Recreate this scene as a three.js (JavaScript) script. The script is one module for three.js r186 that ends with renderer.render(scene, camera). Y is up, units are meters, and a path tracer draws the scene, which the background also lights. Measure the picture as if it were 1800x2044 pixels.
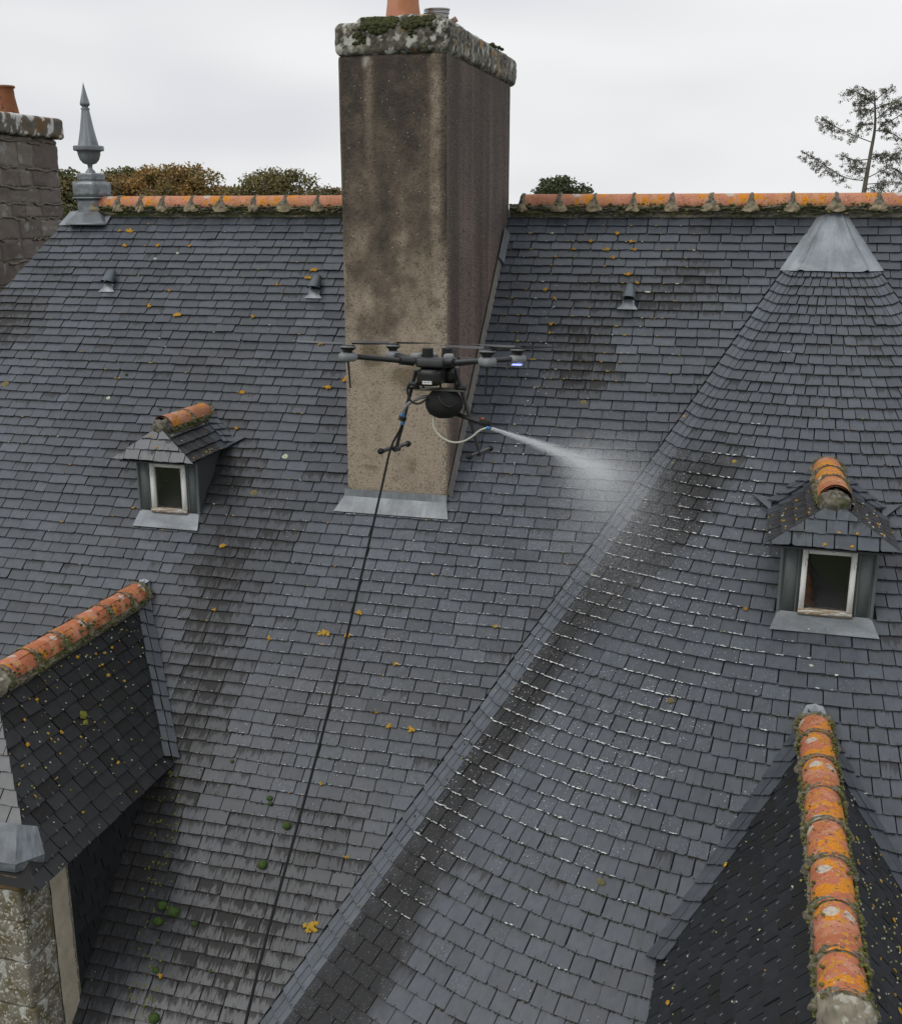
import * as THREE from 'three';
import { mergeGeometries, mergeVertices } from 'three/addons/utils/BufferGeometryUtils.js';

// ---------- camera, sky, sun, exposure ----------
const scene = new THREE.Scene();
const RIDGE_Y = 12, THETA = THREE.MathUtils.degToRad(46);
const camera = new THREE.PerspectiveCamera(50.7, 901 / 1024, 0.1, 900);
{
  const pitch = THREE.MathUtils.degToRad(15.4), yaw = THREE.MathUtils.degToRad(15.4);
  camera.position.set(0, RIDGE_Y, 11.9);
  camera.lookAt(-Math.sin(yaw) * Math.cos(pitch), RIDGE_Y - Math.sin(pitch), 11.9 - Math.cos(yaw) * Math.cos(pitch));
  camera.updateMatrixWorld(); camera.updateProjectionMatrix();
}
const renderer = new THREE.WebGLRenderer({ antialias: true });
renderer.setSize(901, 1024);
renderer.toneMapping = THREE.LinearToneMapping;
renderer.toneMappingExposure = 1.0;
renderer.shadowMap.enabled = true;

// ---------- seeded random and noise ----------
function mulberry(a) { return () => { a = (a + 0x6d2b79f5) | 0; let t = Math.imul(a ^ (a >>> 15), 1 | a); t = (t + Math.imul(t ^ (t >>> 7), 61 | t)) ^ t; return ((t ^ (t >>> 14)) >>> 0) / 4294967296; }; }
let R = mulberry(7);
const rr = (a, b) => a + (b - a) * R();
function hash(x, y, z) { let h = Math.imul(x, 374761393) ^ Math.imul(y, 668265263) ^ Math.imul(z, 1274126177); h = Math.imul(h ^ (h >>> 13), 1274126177); h ^= h >>> 16; return (h >>> 0) / 4294967296; }
const sm = (t) => t * t * (3 - 2 * t), mix = (a, b, t) => a + (b - a) * t, clamp = (x, a = 0, b = 1) => Math.min(b, Math.max(a, x));
const sstep = (a, b, x) => sm(clamp((x - a) / (b - a)));
function vn(x, y, s = 0) { const i = Math.floor(x), j = Math.floor(y), u = sm(x - i), v = sm(y - j); return mix(mix(hash(i, j, s), hash(i + 1, j, s), u), mix(hash(i, j + 1, s), hash(i + 1, j + 1, s), u), v); }
function fb(x, y, o = 3, s = 0) { let a = 0, w = 0.5, t = 0; for (let k = 0; k < o; k++) { a += w * vn(x, y, s + k * 17); t += w; x *= 2.03; y *= 2.03; w *= 0.5; } return a / t; }
function vn3(x, y, z, s = 0) { const k = Math.floor(z), w = sm(z - k); return mix(vn(x, y, s + k * 131), vn(x, y, s + (k + 1) * 131), w); }
function fb3(x, y, z, o = 3, s = 0) { let a = 0, w = 0.5, t = 0; for (let k = 0; k < o; k++) { a += w * vn3(x, y, z, s + k * 29); t += w; x *= 2.1; y *= 2.1; z *= 2.1; w *= 0.5; } return a / t; }
const mixc = (a, b, t) => [mix(a[0], b[0], t), mix(a[1], b[1], t), mix(a[2], b[2], t)];
const toS = (c) => Math.round(255 * clamp(c <= 0.0031308 ? c * 12.92 : 1.055 * Math.pow(c, 1 / 2.4) - 0.055));
const lin = (hex) => { const c = new THREE.Color(hex); return [c.r, c.g, c.b]; };

{ // overcast sky
  const w = 512, h = 256, d = new Float32Array(w * h * 4);
  for (let j = 0; j < h; j++) for (let i = 0; i < w; i++) {
    const el = (j / (h - 1) - 0.5) * Math.PI, az = (i / w) * Math.PI * 2;
    const up = Math.max(0, Math.sin(el));
    const cx = Math.cos(az) * Math.cos(el), cz = Math.sin(az) * Math.cos(el), k = 1 / (0.16 + up);
    const cl = fb(cx * k * 1.1 + 7, cz * k * 1.1 + 3, 4, 5) * 0.45 + fb(az * 2.4 + 3, el * 15 + 4, 4, 9) * 0.55;
    const L = mix(0.78, 0.92, sstep(0, 0.55, up)) * (1 + 0.12 * clamp((cl - 0.5) * 5.5, -1, 1));
    const o = (j * w + i) * 4;
    d[o] = L * mix(0.985, 0.965, sstep(0.56, 0.42, cl)); d[o + 1] = L * mix(1.0, 0.978, sstep(0.56, 0.42, cl)); d[o + 2] = L * mix(1.01, 1.035, sstep(0.56, 0.42, cl)); d[o + 3] = 1;
  }
  const t = new THREE.DataTexture(d, w, h, THREE.RGBAFormat, THREE.FloatType);
  t.mapping = THREE.EquirectangularReflectionMapping; t.magFilter = THREE.LinearFilter; t.minFilter = THREE.LinearFilter; t.wrapS = THREE.RepeatWrapping; t.needsUpdate = true;
  scene.background = t; scene.environment = t;
}
const sun = new THREE.DirectionalLight(0xfff8ee, 1.05);
sun.position.set(-11, 23.2, 14.2); sun.target.position.set(-2, 9, 3);
sun.castShadow = true; sun.shadow.radius = 42; sun.shadow.mapSize.set(2048, 2048);
Object.assign(sun.shadow.camera, { left: -14, right: 14, top: 14, bottom: -14, near: 1, far: 60 });
scene.add(sun, sun.target);

// ---------- textures and materials ----------
function tex(w, h, fn, srgb = true, wrap = THREE.RepeatWrapping) {
  const d = new Uint8Array(w * h * 4);
  for (let j = 0; j < h; j++) for (let i = 0; i < w; i++) {
    const c = fn((i + 0.5) / w, (j + 0.5) / h, i, j), o = (j * w + i) * 4;
    if (srgb) { d[o] = toS(c[0]); d[o + 1] = toS(c[1]); d[o + 2] = toS(c[2]); } else { const q = typeof c === 'number' ? [c, c, c] : c; for (let k = 0; k < 3; k++) d[o + k] = Math.round(255 * clamp(q[k])); }
    d[o + 3] = 255;
  }
  const t = new THREE.DataTexture(d, w, h, THREE.RGBAFormat);
  t.magFilter = THREE.LinearFilter; t.minFilter = THREE.LinearMipmapLinearFilter; t.generateMipmaps = true; t.wrapS = t.wrapT = wrap;
  if (srgb) t.colorSpace = THREE.SRGBColorSpace; t.needsUpdate = true; return t;
}
const std = (o) => new THREE.MeshStandardMaterial({ side: THREE.DoubleSide, ...o });

// slate atlas: 16 x 16 cells of 128 x 64; rows 0-5 clean, 6-9 stained from the head, 10-11 heavy stain, 12-13 wet, 14-15 flecked
const CAT = [[0, 6], [6, 10], [10, 12], [12, 14], [14, 16]];
const slateRough = [];
function slatePixel(u, v) {
  const cu = Math.floor(u * 16), cv = Math.floor(v * 16), a = u * 16 - cu, b = v * 16 - cv, sd = cv * 16 + cu + 11;
  const cat = CAT.findIndex(([lo, hi]) => cv >= lo && cv < hi);
  const lean = (hash(sd, 3, 1) - 0.5) * 1.2;
  const grain = vn(a * 30 + b * lean * 9, b * 3.2, sd) - 0.5, cloud = fb(a * 5, b * 3, 3, sd + 400) - 0.5, fine = hash(Math.floor(a * 128), Math.floor(b * 64), sd) - 0.5;
  let base = 1 + grain * 0.15 + cloud * 0.42 + fine * 0.1;
  const warm = fb(a * 3, b * 2, 2, sd + 900);
  let c = [0.064 * base * (1 + 0.06 * warm), 0.0725 * base, 0.0835 * base * (1.04 - 0.1 * warm)], ro = 0.4 + cloud * 0.12;
  const dark = [0.021, 0.0195, 0.0185];
  if (cat === 1 || cat === 2 || hash(sd, 9, 9) < 0.3) {
    const amt = cat === 2 ? 0.85 : cat === 1 ? 0.5 : 0.16;
    const drip = amt * (0.25 + 1.15 * vn(a * 17 + lean * b, 0.5, sd + 50) * vn(a * 4.3, 0.5, sd + 60) * 1.9);
    let m = sstep(0.16, -0.12, b - drip + (vn(a * 60, b * 7, sd + 70) - 0.5) * 0.34);
    m = Math.max(m, sstep(0.62, 0.86, vn(a * 24 + lean * b * 3, b * 2.2, sd + 80)) * (cat === 2 ? 0.9 : cat === 1 ? 0.45 : 0.12));
    m *= cat === 2 ? 0.8 : 0.7;
    c = mixc(c, dark, m); ro = mix(ro, 0.8, m);
  }
  if (cat === 3) { c = mixc([c[0] * 0.32, c[1] * 0.305, c[2] * 0.29], dark, 0.42 * sstep(0.35, 0.7, fb(a * 7, b * 3, 3, sd + 5))); ro = 0.72; }
  if (cat >= 3) {
    const gx = a * 26, gy = b * 13, i = Math.floor(gx), j = Math.floor(gy), p = hash(i, j, sd + 33);
    if (p > (cat === 4 ? 0.86 : 0.9)) {
      const ox = 0.3 + 0.4 * hash(i, j, sd + 34), oy = 0.3 + 0.4 * hash(i, j, sd + 35), rx = 0.1 + 0.16 * hash(i, j, sd + 36), ry = 0.15 + 0.35 * hash(i, j, sd + 37);
      const q = Math.hypot((gx - i - ox) / rx, (gy - j - oy) / ry);
      if (q < 1) c = mixc(c, [0.5, 0.51, 0.52], 0.55 * (1 - q * q) + 0.1);
    }
  }
  slateRough.push(ro);
  return c;
}
const slateMap = tex(2048, 1024, slatePixel);
let ri = 0; const slateRM = tex(2048, 1024, () => { const r = slateRough[ri++]; return [1, r, 0]; }, false);
const slateBump = tex(512, 512, (u, v) => 0.5 + 0.5 * (fb(u * 60, v * 16, 3, 3) - 0.5) + 0.3 * (fb(u * 9, v * 9, 2, 8) - 0.5), false);
const SLATE = std({ map: slateMap, roughnessMap: slateRM, roughness: 1, vertexColors: true });
const DECK = std({ color: new THREE.Color(0.02, 0.02, 0.022), roughness: 0.95 });
const VC = std({ vertexColors: true, roughness: 0.92 });
const VCS = std({ vertexColors: true, roughness: 0.75 });

const zincMap = tex(512, 512, (u, v) => {
  const n = fb(u * 5, v * 5, 4, 21) - 0.5, s = fb(u * 40, v * 3, 3, 22) - 0.5, f = fb(u * 60, v * 60, 2, 23) - 0.5, w = sstep(0.62, 0.8, fb(u * 9, v * 4, 3, 25));
  const b = 1 + n * 0.8 + s * 0.25 + f * 0.2; return mixc([0.2 * b, 0.22 * b, 0.238 * b], [0.36, 0.37, 0.38], w * 0.4);
});
const zincRough = tex(256, 256, (u, v) => [1, 0.48 + 0.35 * (fb(u * 7, v * 7, 4, 31) - 0.5) * 2 * 0.6, 0], false);
const ZINC = std({ map: zincMap, roughnessMap: zincRough, roughness: 1, metalness: 0.35 });
const ZINC_PALE = std({ map: zincMap, color: new THREE.Color(1.22, 1.22, 1.24), roughnessMap: zincRough, roughness: 1, metalness: 0.25 });
const ZINC_DARK = std({ map: zincMap, color: new THREE.Color(0.5, 0.55, 0.57), roughnessMap: zincRough, roughness: 1, metalness: 0.2 });
const PAINT_GREY = std({ map: tex(256, 256, (u, v) => { const b = 1 + 0.3 * (fb(u * 4, v * 10, 3, 71) - 0.5) + 0.12 * (fb(u * 50, v * 50, 2, 72) - 0.5); return [0.1 * b, 0.117 * b, 0.118 * b]; }), roughness: 0.55 });

function tileTexture(seed, lich, red = 0) {
  return tex(256, 256, (u, v) => {
    const b = 1 + 0.45 * (fb(u * 5, v * 5, 4, seed) - 0.5) + 0.15 * (fb(u * 70, v * 70, 2, seed + 1) - 0.5);
    let c = [mix(0.45, 0.4, red) * b, mix(0.19, 0.13, red) * b, mix(0.11, 0.065, red) * b * (1 + 0.5 * (fb(u * 3, v * 3, 2, seed + 3) - 0.5))];
    const pale = sstep(0.5, 0.75, fb(u * 4, v * 6, 3, seed + 4)); c = mixc(c, [0.52, 0.27, 0.17], pale * 0.6);
    const wx = u + 0.05 * (fb(u * 14, v * 14, 2, seed + 5) - 0.5), wy = v + 0.05 * (fb(u * 14, v * 14, 2, seed + 6) - 0.5);
    const spots = (n, thr, col, rmin, rmax, s2, mx) => {
      const gx = wx * n, gy = wy * n, I = Math.floor(gx), J = Math.floor(gy);
      for (let i = I - 1; i <= I + 1; i++) for (let j = J - 1; j <= J + 1; j++) {
        if (hash(i, j, s2) > thr) continue;
        const px = i + hash(i, j, s2 + 1), py = j + hash(i, j, s2 + 2), r = rmin + (rmax - rmin) * hash(i, j, s2 + 3), q = Math.hypot(gx - px, gy - py) / r + 0.35 * (fb(u * 40, v * 40, 2, s2) - 0.5);
        if (q < 1) { const t = sstep(1, 0.82, q) * mx; const k = 0.8 + 0.4 * vn(u * 50, v * 50, s2 + 9); c = mixc(c, [col[0] * k, col[1] * k, col[2] * k], t); }
      }
    };
    const patch = sstep(0.4, 0.6, fb(u * 2.5, v * 2.5, 2, seed + 8));
    spots(4, lich * 0.75 * patch, [0.56, 0.2, 0.006], 0.22, 0.62, seed + 20, 0.95);
    spots(11, lich * 0.5 * (0.3 + patch), [0.46, 0.22, 0.02], 0.15, 0.5, seed + 30, 0.85);
    spots(5, lich * 0.1, [0.46, 0.44, 0.38], 0.2, 0.6, seed + 40, 0.85);
    spots(24, lich * 0.2, [0.42, 0.36, 0.22], 0.12, 0.4, seed + 45, 0.6);
    spots(22, lich * 0.25, [0.05, 0.045, 0.03], 0.12, 0.4, seed + 50, 0.75);
    return c;
  });
}
const tileBump = tex(256, 256, (u, v) => fb(u * 12, v * 12, 4, 91), false);
const TILE_CLEAN = [0, 1, 2].map((k) => std({ map: tileTexture(100 + k * 77, 0.4), bumpMap: tileBump, bumpScale: 0.004, roughness: 0.85 }));
const TILE_LICHEN = [0, 1, 2, 3].map((k) => std({ map: tileTexture(500 + k * 77, 0.95), bumpMap: tileBump, bumpScale: 0.006, roughness: 0.9 }));
const TILE_NEAR = [0, 1, 2, 3].map((k) => std({ map: tileTexture(1500 + k * 77, 0.9, 1), bumpMap: tileBump, bumpScale: 0.006, roughness: 0.9 }));
const TILE_NEAR_CLEAN = [0, 1, 2].map((k) => std({ map: tileTexture(2500 + k * 77, 0.3, 1), bumpMap: tileBump, bumpScale: 0.005, roughness: 0.88 }));
const TILE_HEAVY = [0, 1, 2].map((k) => std({ map: tileTexture(3100 + k * 77, 1.9, 1), bumpMap: tileBump, bumpScale: 0.007, roughness: 0.95 }));
const TERRACOTTA = std({ map: tileTexture(901, 0.12), roughness: 0.85 });
const WHITE_PAINT = std({ map: tex(256, 256, (u, v) => { const b = 0.82 + 0.1 * (fb(u * 4, v * 30, 3, 41) - 0.5), ch = sstep(0.74, 0.78, fb(u * 7, v * 7, 4, 43)); return mixc([b, b, b * 0.98], [0.2, 0.16, 0.11], ch * 0.8); }), roughness: 0.5 });
const PEELED = std({ map: tex(256, 128, (u, v) => { const b = 0.6, g = 1 + 0.5 * (fb(u * 5, v * 50, 3, 61) - 0.5), ch = sstep(0.4, 0.46, fb(u * 6, v * 8, 4, 63)); return mixc([b, b * 0.99, b * 0.95], [0.27 * g, 0.2 * g, 0.13 * g], ch); }), roughness: 0.7 });
const BLACK_PLASTIC = std({ color: new THREE.Color(0.012, 0.012, 0.013), roughness: 0.42 });
const BLACK_MATT = std({ color: new THREE.Color(0.008, 0.008, 0.008), roughness: 0.8 });
const CARBON = std({ color: new THREE.Color(0.02, 0.02, 0.022), roughness: 0.35 });
const GREY_PLASTIC = std({ color: new THREE.Color(0.19, 0.2, 0.21), roughness: 0.45 });
const DARKGREY_PLASTIC = std({ color: new THREE.Color(0.032, 0.034, 0.036), roughness: 0.5 });
const STEEL = std({ color: new THREE.Color(0.45, 0.45, 0.45), roughness: 0.35, metalness: 0.8 });

// ---------- object helpers ----------
const used = new Map();
function numbered(n) { const k = used.get(n) ?? 0; used.set(n, k + 1); return k ? `${n}_${String(k).padStart(3, '0')}` : n; }
function thing(name, label, category, group, kind) {
  const o = new THREE.Group(); o.name = numbered(name); o.userData = { label, category };
  if (group) o.userData.group = group; if (kind) o.userData.kind = kind;
  scene.add(o); return o;
}
function part(parent, name, geo, mat, extra) {
  const m = new THREE.Mesh(geo, mat); m.name = name; m.castShadow = m.receiveShadow = true;
  if (extra) Object.assign(m.userData, extra); parent.add(m); return m;
}
const V3 = (x, y, z) => new THREE.Vector3(x, y, z);
function geoFrom(pos, uv, col) {
  const g = new THREE.BufferGeometry();
  g.setAttribute('position', new THREE.Float32BufferAttribute(pos, 3));
  g.setAttribute('uv', new THREE.Float32BufferAttribute(uv ?? new Array((pos.length / 3) * 2).fill(0), 2));
  if (col) g.setAttribute('color', new THREE.Float32BufferAttribute(col, 3));
  g.computeVertexNormals(); return g;
}
// grid surface from a function (i, j in 0..1) -> {p:[x,y,z], c:[r,g,b]}
function grid(nu, nv, fn, uvScale = [1, 1]) {
  const pos = [], uv = [], col = [], idx = []; let hasC = false;
  for (let j = 0; j <= nv; j++) for (let i = 0; i <= nu; i++) {
    const r = fn(i / nu, j / nv, i, j); pos.push(...r.p); uv.push((i / nu) * uvScale[0], (j / nv) * uvScale[1]);
    if (r.c) { hasC = true; col.push(...r.c); }
  }
  for (let j = 0; j < nv; j++) for (let i = 0; i < nu; i++) { const a = j * (nu + 1) + i, b = a + 1, c = a + nu + 1, d = c + 1; idx.push(a, c, b, b, c, d); }
  const g = new THREE.BufferGeometry(); g.setAttribute('position', new THREE.Float32BufferAttribute(pos, 3)); g.setAttribute('uv', new THREE.Float32BufferAttribute(uv, 2));
  if (hasC) g.setAttribute('color', new THREE.Float32BufferAttribute(col, 3));
  g.setIndex(idx); g.computeVertexNormals(); return g;
}
function box(x0, x1, y0, y1, z0, z1) { const g = new THREE.BoxGeometry(x1 - x0, y1 - y0, z1 - z0); g.translate((x0 + x1) / 2, (y0 + y1) / 2, (z0 + z1) / 2); return g; }
function roundBox(w, h, d, r, sw, sh, sd) {
  let g = new THREE.BoxGeometry(w, h, d, sw, sh, sd); const p = g.attributes.position, n = g.attributes.normal, q = V3(), c = V3();
  for (let i = 0; i < p.count; i++) {
    q.fromBufferAttribute(p, i); c.set(clamp(q.x, -w / 2 + r, w / 2 - r), clamp(q.y, -h / 2 + r, h / 2 - r), clamp(q.z, -d / 2 + r, d / 2 - r));
    const e = q.clone().sub(c); const l = e.length(); if (l > 1e-6) { e.multiplyScalar(1 / l); p.setXYZ(i, c.x + e.x * r, c.y + e.y * r, c.z + e.z * r); n.setXYZ(i, e.x, e.y, e.z); }
  }
  return g;
}
// weld, push along the normal by noise, colour each vertex
function lumpy(g, amp, freq, seed, colour) {
  g.deleteAttribute('normal'); const keep = g.attributes.uv; if (keep) g.deleteAttribute('uv');
  g = mergeVertices(g, 1e-4); g.computeVertexNormals();
  const p = g.attributes.position, n = g.attributes.normal, col = [];
  for (let i = 0; i < p.count; i++) {
    const x = p.getX(i), y = p.getY(i), z = p.getZ(i), k = (fb3(x * freq, y * freq, z * freq, 3, seed) - 0.5) * 2 * amp;
    p.setXYZ(i, x + n.getX(i) * k, y + n.getY(i) * k, z + n.getZ(i) * k);
    if (colour) col.push(...colour(x, y, z, n.getX(i), n.getY(i), n.getZ(i), k / amp));
  }
  if (colour) g.setAttribute('color', new THREE.Float32BufferAttribute(col, 3));
  g.setAttribute('uv', new THREE.Float32BufferAttribute(new Array(p.count * 2).fill(0).map((_, i) => (i % 2 ? p.getY(i >> 1) : p.getX(i >> 1) + p.getZ(i >> 1))), 2));
  g.computeVertexNormals(); return g;
}
function tube(pts, r, seg = 24, rs = 8) { return new THREE.TubeGeometry(new THREE.CatmullRomCurve3(pts.map((p) => (p.isVector3 ? p : V3(...p)))), seg, r, rs, false); }
function rod(a, b, r0, r1 = r0, n = 10) {
  const A = V3(...a), B = V3(...b), d = B.clone().sub(A), g = new THREE.CylinderGeometry(r1, r0, d.length(), n);
  g.applyQuaternion(new THREE.Quaternion().setFromUnitVectors(V3(0, 1, 0), d.clone().normalize())); g.translate((A.x + B.x) / 2, (A.y + B.y) / 2, (A.z + B.z) / 2); return g;
}
const lathe = (pts, n = 28) => new THREE.LatheGeometry(pts.map(([r, y]) => new THREE.Vector2(r, y)), n);
// flat convex polygon with thickness t along -normal
function slabPoly(pts, t) {
  const P = pts.map((p) => V3(...p)), N = P[1].clone().sub(P[0]).cross(P[2].clone().sub(P[0])).normalize(), pos = [], uv = [];
  const U = P[1].clone().sub(P[0]).normalize(), W = N.clone().cross(U), tri = (a, b, c) => { for (const q of [a, b, c]) { pos.push(q.x, q.y, q.z); uv.push(q.clone().sub(P[0]).dot(U), q.clone().sub(P[0]).dot(W)); } };
  const Q = P.map((p) => p.clone().addScaledVector(N, -t));
  for (let i = 1; i < P.length - 1; i++) { tri(P[0], P[i], P[i + 1]); tri(Q[0], Q[i + 1], Q[i]); }
  for (let i = 0; i < P.length; i++) { const j = (i + 1) % P.length; tri(P[i], Q[i], P[j]); tri(P[j], Q[i], Q[j]); }
  return geoFrom(pos, uv);
}

// ---------- slates ----------
const hT = 0.021, hH = 0.004, THICK = 0.011;
class SlateSet {
  constructor(map, metres) { this.map = map; this.m = metres ?? (() => 1); this.items = []; this.hooks = []; }
  // outline in (u, v), tail at v1, exposure e
  add(o, v1, e, u0, u1, st) {
    if (o.length < 3) return;
    const lift = (R() - 0.5) * 0.004 + (R() < 0.04 ? 0.006 : 0), tw = (R() - 0.5) * 0.005, pos = [], uv = [], col = [];
    const uc = (u0 + u1) / 2, base = st.lift ?? (() => 0);
    const H = (u, v) => mix(hH, hT, clamp((v - (v1 - e)) / e, -0.4, 1.02)) + lift + tw * ((u - uc) / (u1 - u0 || 1)) + base(u, v);
    const cat = CAT[st.cat ?? 0], cellV = cat[0] + Math.floor(R() * (cat[1] - cat[0])), cellU = Math.floor(R() * 16), flip = R() < 0.5;
    const wspan = (u1 - u0) * this.m(v1), ws = clamp(wspan / 0.2, 0.3, 1), wo = (1 - ws) * R();
    const T = (u, v) => { let a = clamp((u - u0) / (u1 - u0), 0.02, 0.98); if (flip) a = 1 - a; a = wo + a * ws; const b = clamp((v - (v1 - e)) / e, 0.03, 0.97); return [(cellU + clamp(a, 0.01, 0.99)) / 16, (cellV + b) / 16]; };
    const top = o.map(([u, v]) => this.map(u, v, H(u, v))), bot = o.map(([u, v]) => this.map(u, v, H(u, v) - THICK)), t = o.map(([u, v]) => T(u, v));
    const vt = o.map(([u, v]) => (st.at ? st.at(u, v) : 1)), push = (p, q, i) => { pos.push(p[0], p[1], p[2]); uv.push(q[0], q[1]); col.push(st.tone[0] * vt[i], st.tone[1] * vt[i], st.tone[2] * vt[i]); };
    for (let i = 1; i < o.length - 1; i++) { push(top[0], t[0], 0); push(top[i], t[i], i); push(top[i + 1], t[i + 1], i + 1); }
    for (let i = 0; i < o.length; i++) {
      const j = (i + 1) % o.length; if (o[i][1] < v1 - e && o[j][1] < v1 - e) continue;
      push(top[i], t[i], i); push(bot[i], t[i], i); push(top[j], t[j], j); push(top[j], t[j], j); push(bot[i], t[i], i); push(bot[j], t[j], j);
    }
    const c = [0, 0, 0]; for (const p of top) for (let k = 0; k < 3; k++) c[k] += p[k] / top.length;
    this.items.push({ pos, uv, col, c, size: wspan * e, small: st.small });
  }
  // rows: {v1, e, us:[...]}; clip: half planes (a u + b v <= c); style(u, v) -> {cat, tone}
  fill(rows, clips, style, skip) {
    for (const r of rows) {
      const k = this.m(r.v1), gap0 = 0.0055 / k, jag = 0.003;
      for (let i = 0; i < r.us.length - 1; i++) {
        const gap = gap0 * (r.ub && Math.abs(r.us[i] + r.us[i + 1]) / 2 > r.ub ? 0.4 : 1); let u0 = r.us[i] + gap * (0.4 + R()), u1 = r.us[i + 1] - gap * (0.2 + R()); const uc = (u0 + u1) / 2;
        const dv = (R() - 0.5) * 0.008 + (r.dv ? r.dv(uc) : 0), sk = (R() - 0.5) * 0.006, v1 = r.v1 + dv, v0 = v1 - r.e - 0.022;
        if (skip && skip(uc, v1 - r.e / 2)) continue;
        const s0 = r.dv ? (r.dv(u0) - r.dv(uc)) : 0, s1 = r.dv ? (r.dv(u1) - r.dv(uc)) : 0;
        const ch = R() < 0.16 ? rr(0.008, 0.02) : 0.002, ch2 = R() < 0.1 ? rr(0.008, 0.02) : 0.002, w = u1 - u0;
        let o = [[u0, v0 + s0], [u0, v1 - ch - sk + s0], [u0 + Math.min(w * 0.15, ch / k), v1 - sk + s0]];
        for (const f of [0.3, 0.52, 0.76]) o.push([mix(u0, u1, f + (R() - 0.5) * 0.1), mix(v1 - sk + s0, v1 + sk + s1, f) + (R() - 0.5) * 2 * jag]);
        o.push([u1 - Math.min(w * 0.15, ch2 / k), v1 + sk + s1], [u1, v1 - ch2 + sk + s1], [u1, v0 + s1]);
        for (const c of clips) {
          const out = [];
          for (let a = 0; a < o.length; a++) {
            const p = o[a], q = o[(a + 1) % o.length], dp = c[0] * p[0] + c[1] * p[1] - c[2], dq = c[0] * q[0] + c[1] * q[1] - c[2];
            if (dp <= 0) out.push(p); if ((dp < 0 && dq > 0) || (dp > 0 && dq < 0)) { const t = dp / (dp - dq); out.push([mix(p[0], q[0], t), mix(p[1], q[1], t)]); }
          }
          o = out; if (!o.length) break;
        }
        if (o.length < 3) continue;
        const st = style(uc, v1); st.row = r; this.add(o, v1, r.e, u0, u1, st);
        let inside = true; for (const c of clips) if (c[0] * uc + c[1] * v1 > c[2]) inside = false;
        if (inside) this.hooks.push([uc, v1, k, (u1 - u0) * k]);
      }
    }
  }
  build(parent, name, most = 300, mat = SLATE, hidden) {
    const q = V3(), cp = camera.position;
    for (const it of this.items) {
      q.set(...it.c); const d2 = q.distanceToSquared(cp); q.project(camera);
      it.rank = Math.abs(q.x) < 1.03 && Math.abs(q.y) < 1.03 && !(hidden && hidden(it.c)) ? it.size / d2 : -1;
    }
    const sorted = [...this.items].sort((a, b) => b.rank - a.rank), rest = { pos: [], uv: [], col: [] };
    sorted.forEach((it, i) => {
      if (i < most && it.rank > 0) part(parent, name, geoFrom(it.pos, it.uv, it.col), mat);
      else { for (const k of ['pos', 'uv', 'col']) for (const x of it[k]) rest[k].push(x); }
    });
    if (rest.pos.length) part(parent, name + '_field', geoFrom(rest.pos, rest.uv, rest.col), mat, { kind: 'stuff' });
  }
  buildHooks(parent, colour, near = 9) {
    const pos = [], col = [];
    for (const [u, v, k] of this.hooks) {
      const c = this.map(u, v, 0.02); if (Math.hypot(c[0] - camera.position.x, c[1] - camera.position.y, c[2] - camera.position.z) > near) continue;
      const w = 0.0018 / k, a = [[u - w, v - 0.018], [u + w, v - 0.018], [u + w, v + 0.006], [u - w, v + 0.006]].map(([x, y]) => [this.map(x, y, hT + 0.003), this.map(x, y, hT - 0.004)]);
      const quad = (p, q, r, s) => { for (const m of [p, q, r, p, r, s]) { pos.push(...m); col.push(...colour); } };
      quad(a[0][0], a[1][0], a[2][0], a[3][0]); for (let i = 0; i < 4; i++) { const j = (i + 1) % 4; quad(a[i][0], a[i][1], a[j][1], a[j][0]); }
    }
    if (pos.length) part(parent, 'slate_hooks', geoFrom(pos, null, col), VCS, { kind: 'stuff' });
  }
}
const frameMap = (O, U, V) => { const N = V.clone().cross(U).normalize(); return (u, v, h) => [O.x + U.x * u + V.x * v + N.x * h, O.y + U.y * u + V.y * v + N.y * h, O.z + U.z * u + V.z * v + N.z * h]; };
function courses(v0, n, e, ua, ub, w, opts = {}) {
  const rows = []; let off = R() * w;
  for (let i = 0; i < n; i++) {
    const us = []; let u = ua - w * ((i % 2) * 0.5 + 0.5) - 0 + (R() - 0.5) * 0.02;
    while (u < ub + w) { us.push(u); u += w * (1 + (R() - 0.5) * 0.08) * (R() < 0.025 ? 0.6 : 1); }
    rows.push({ v1: v0 + i * e, e, us, ...opts });
  }
  return rows;
}
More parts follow.
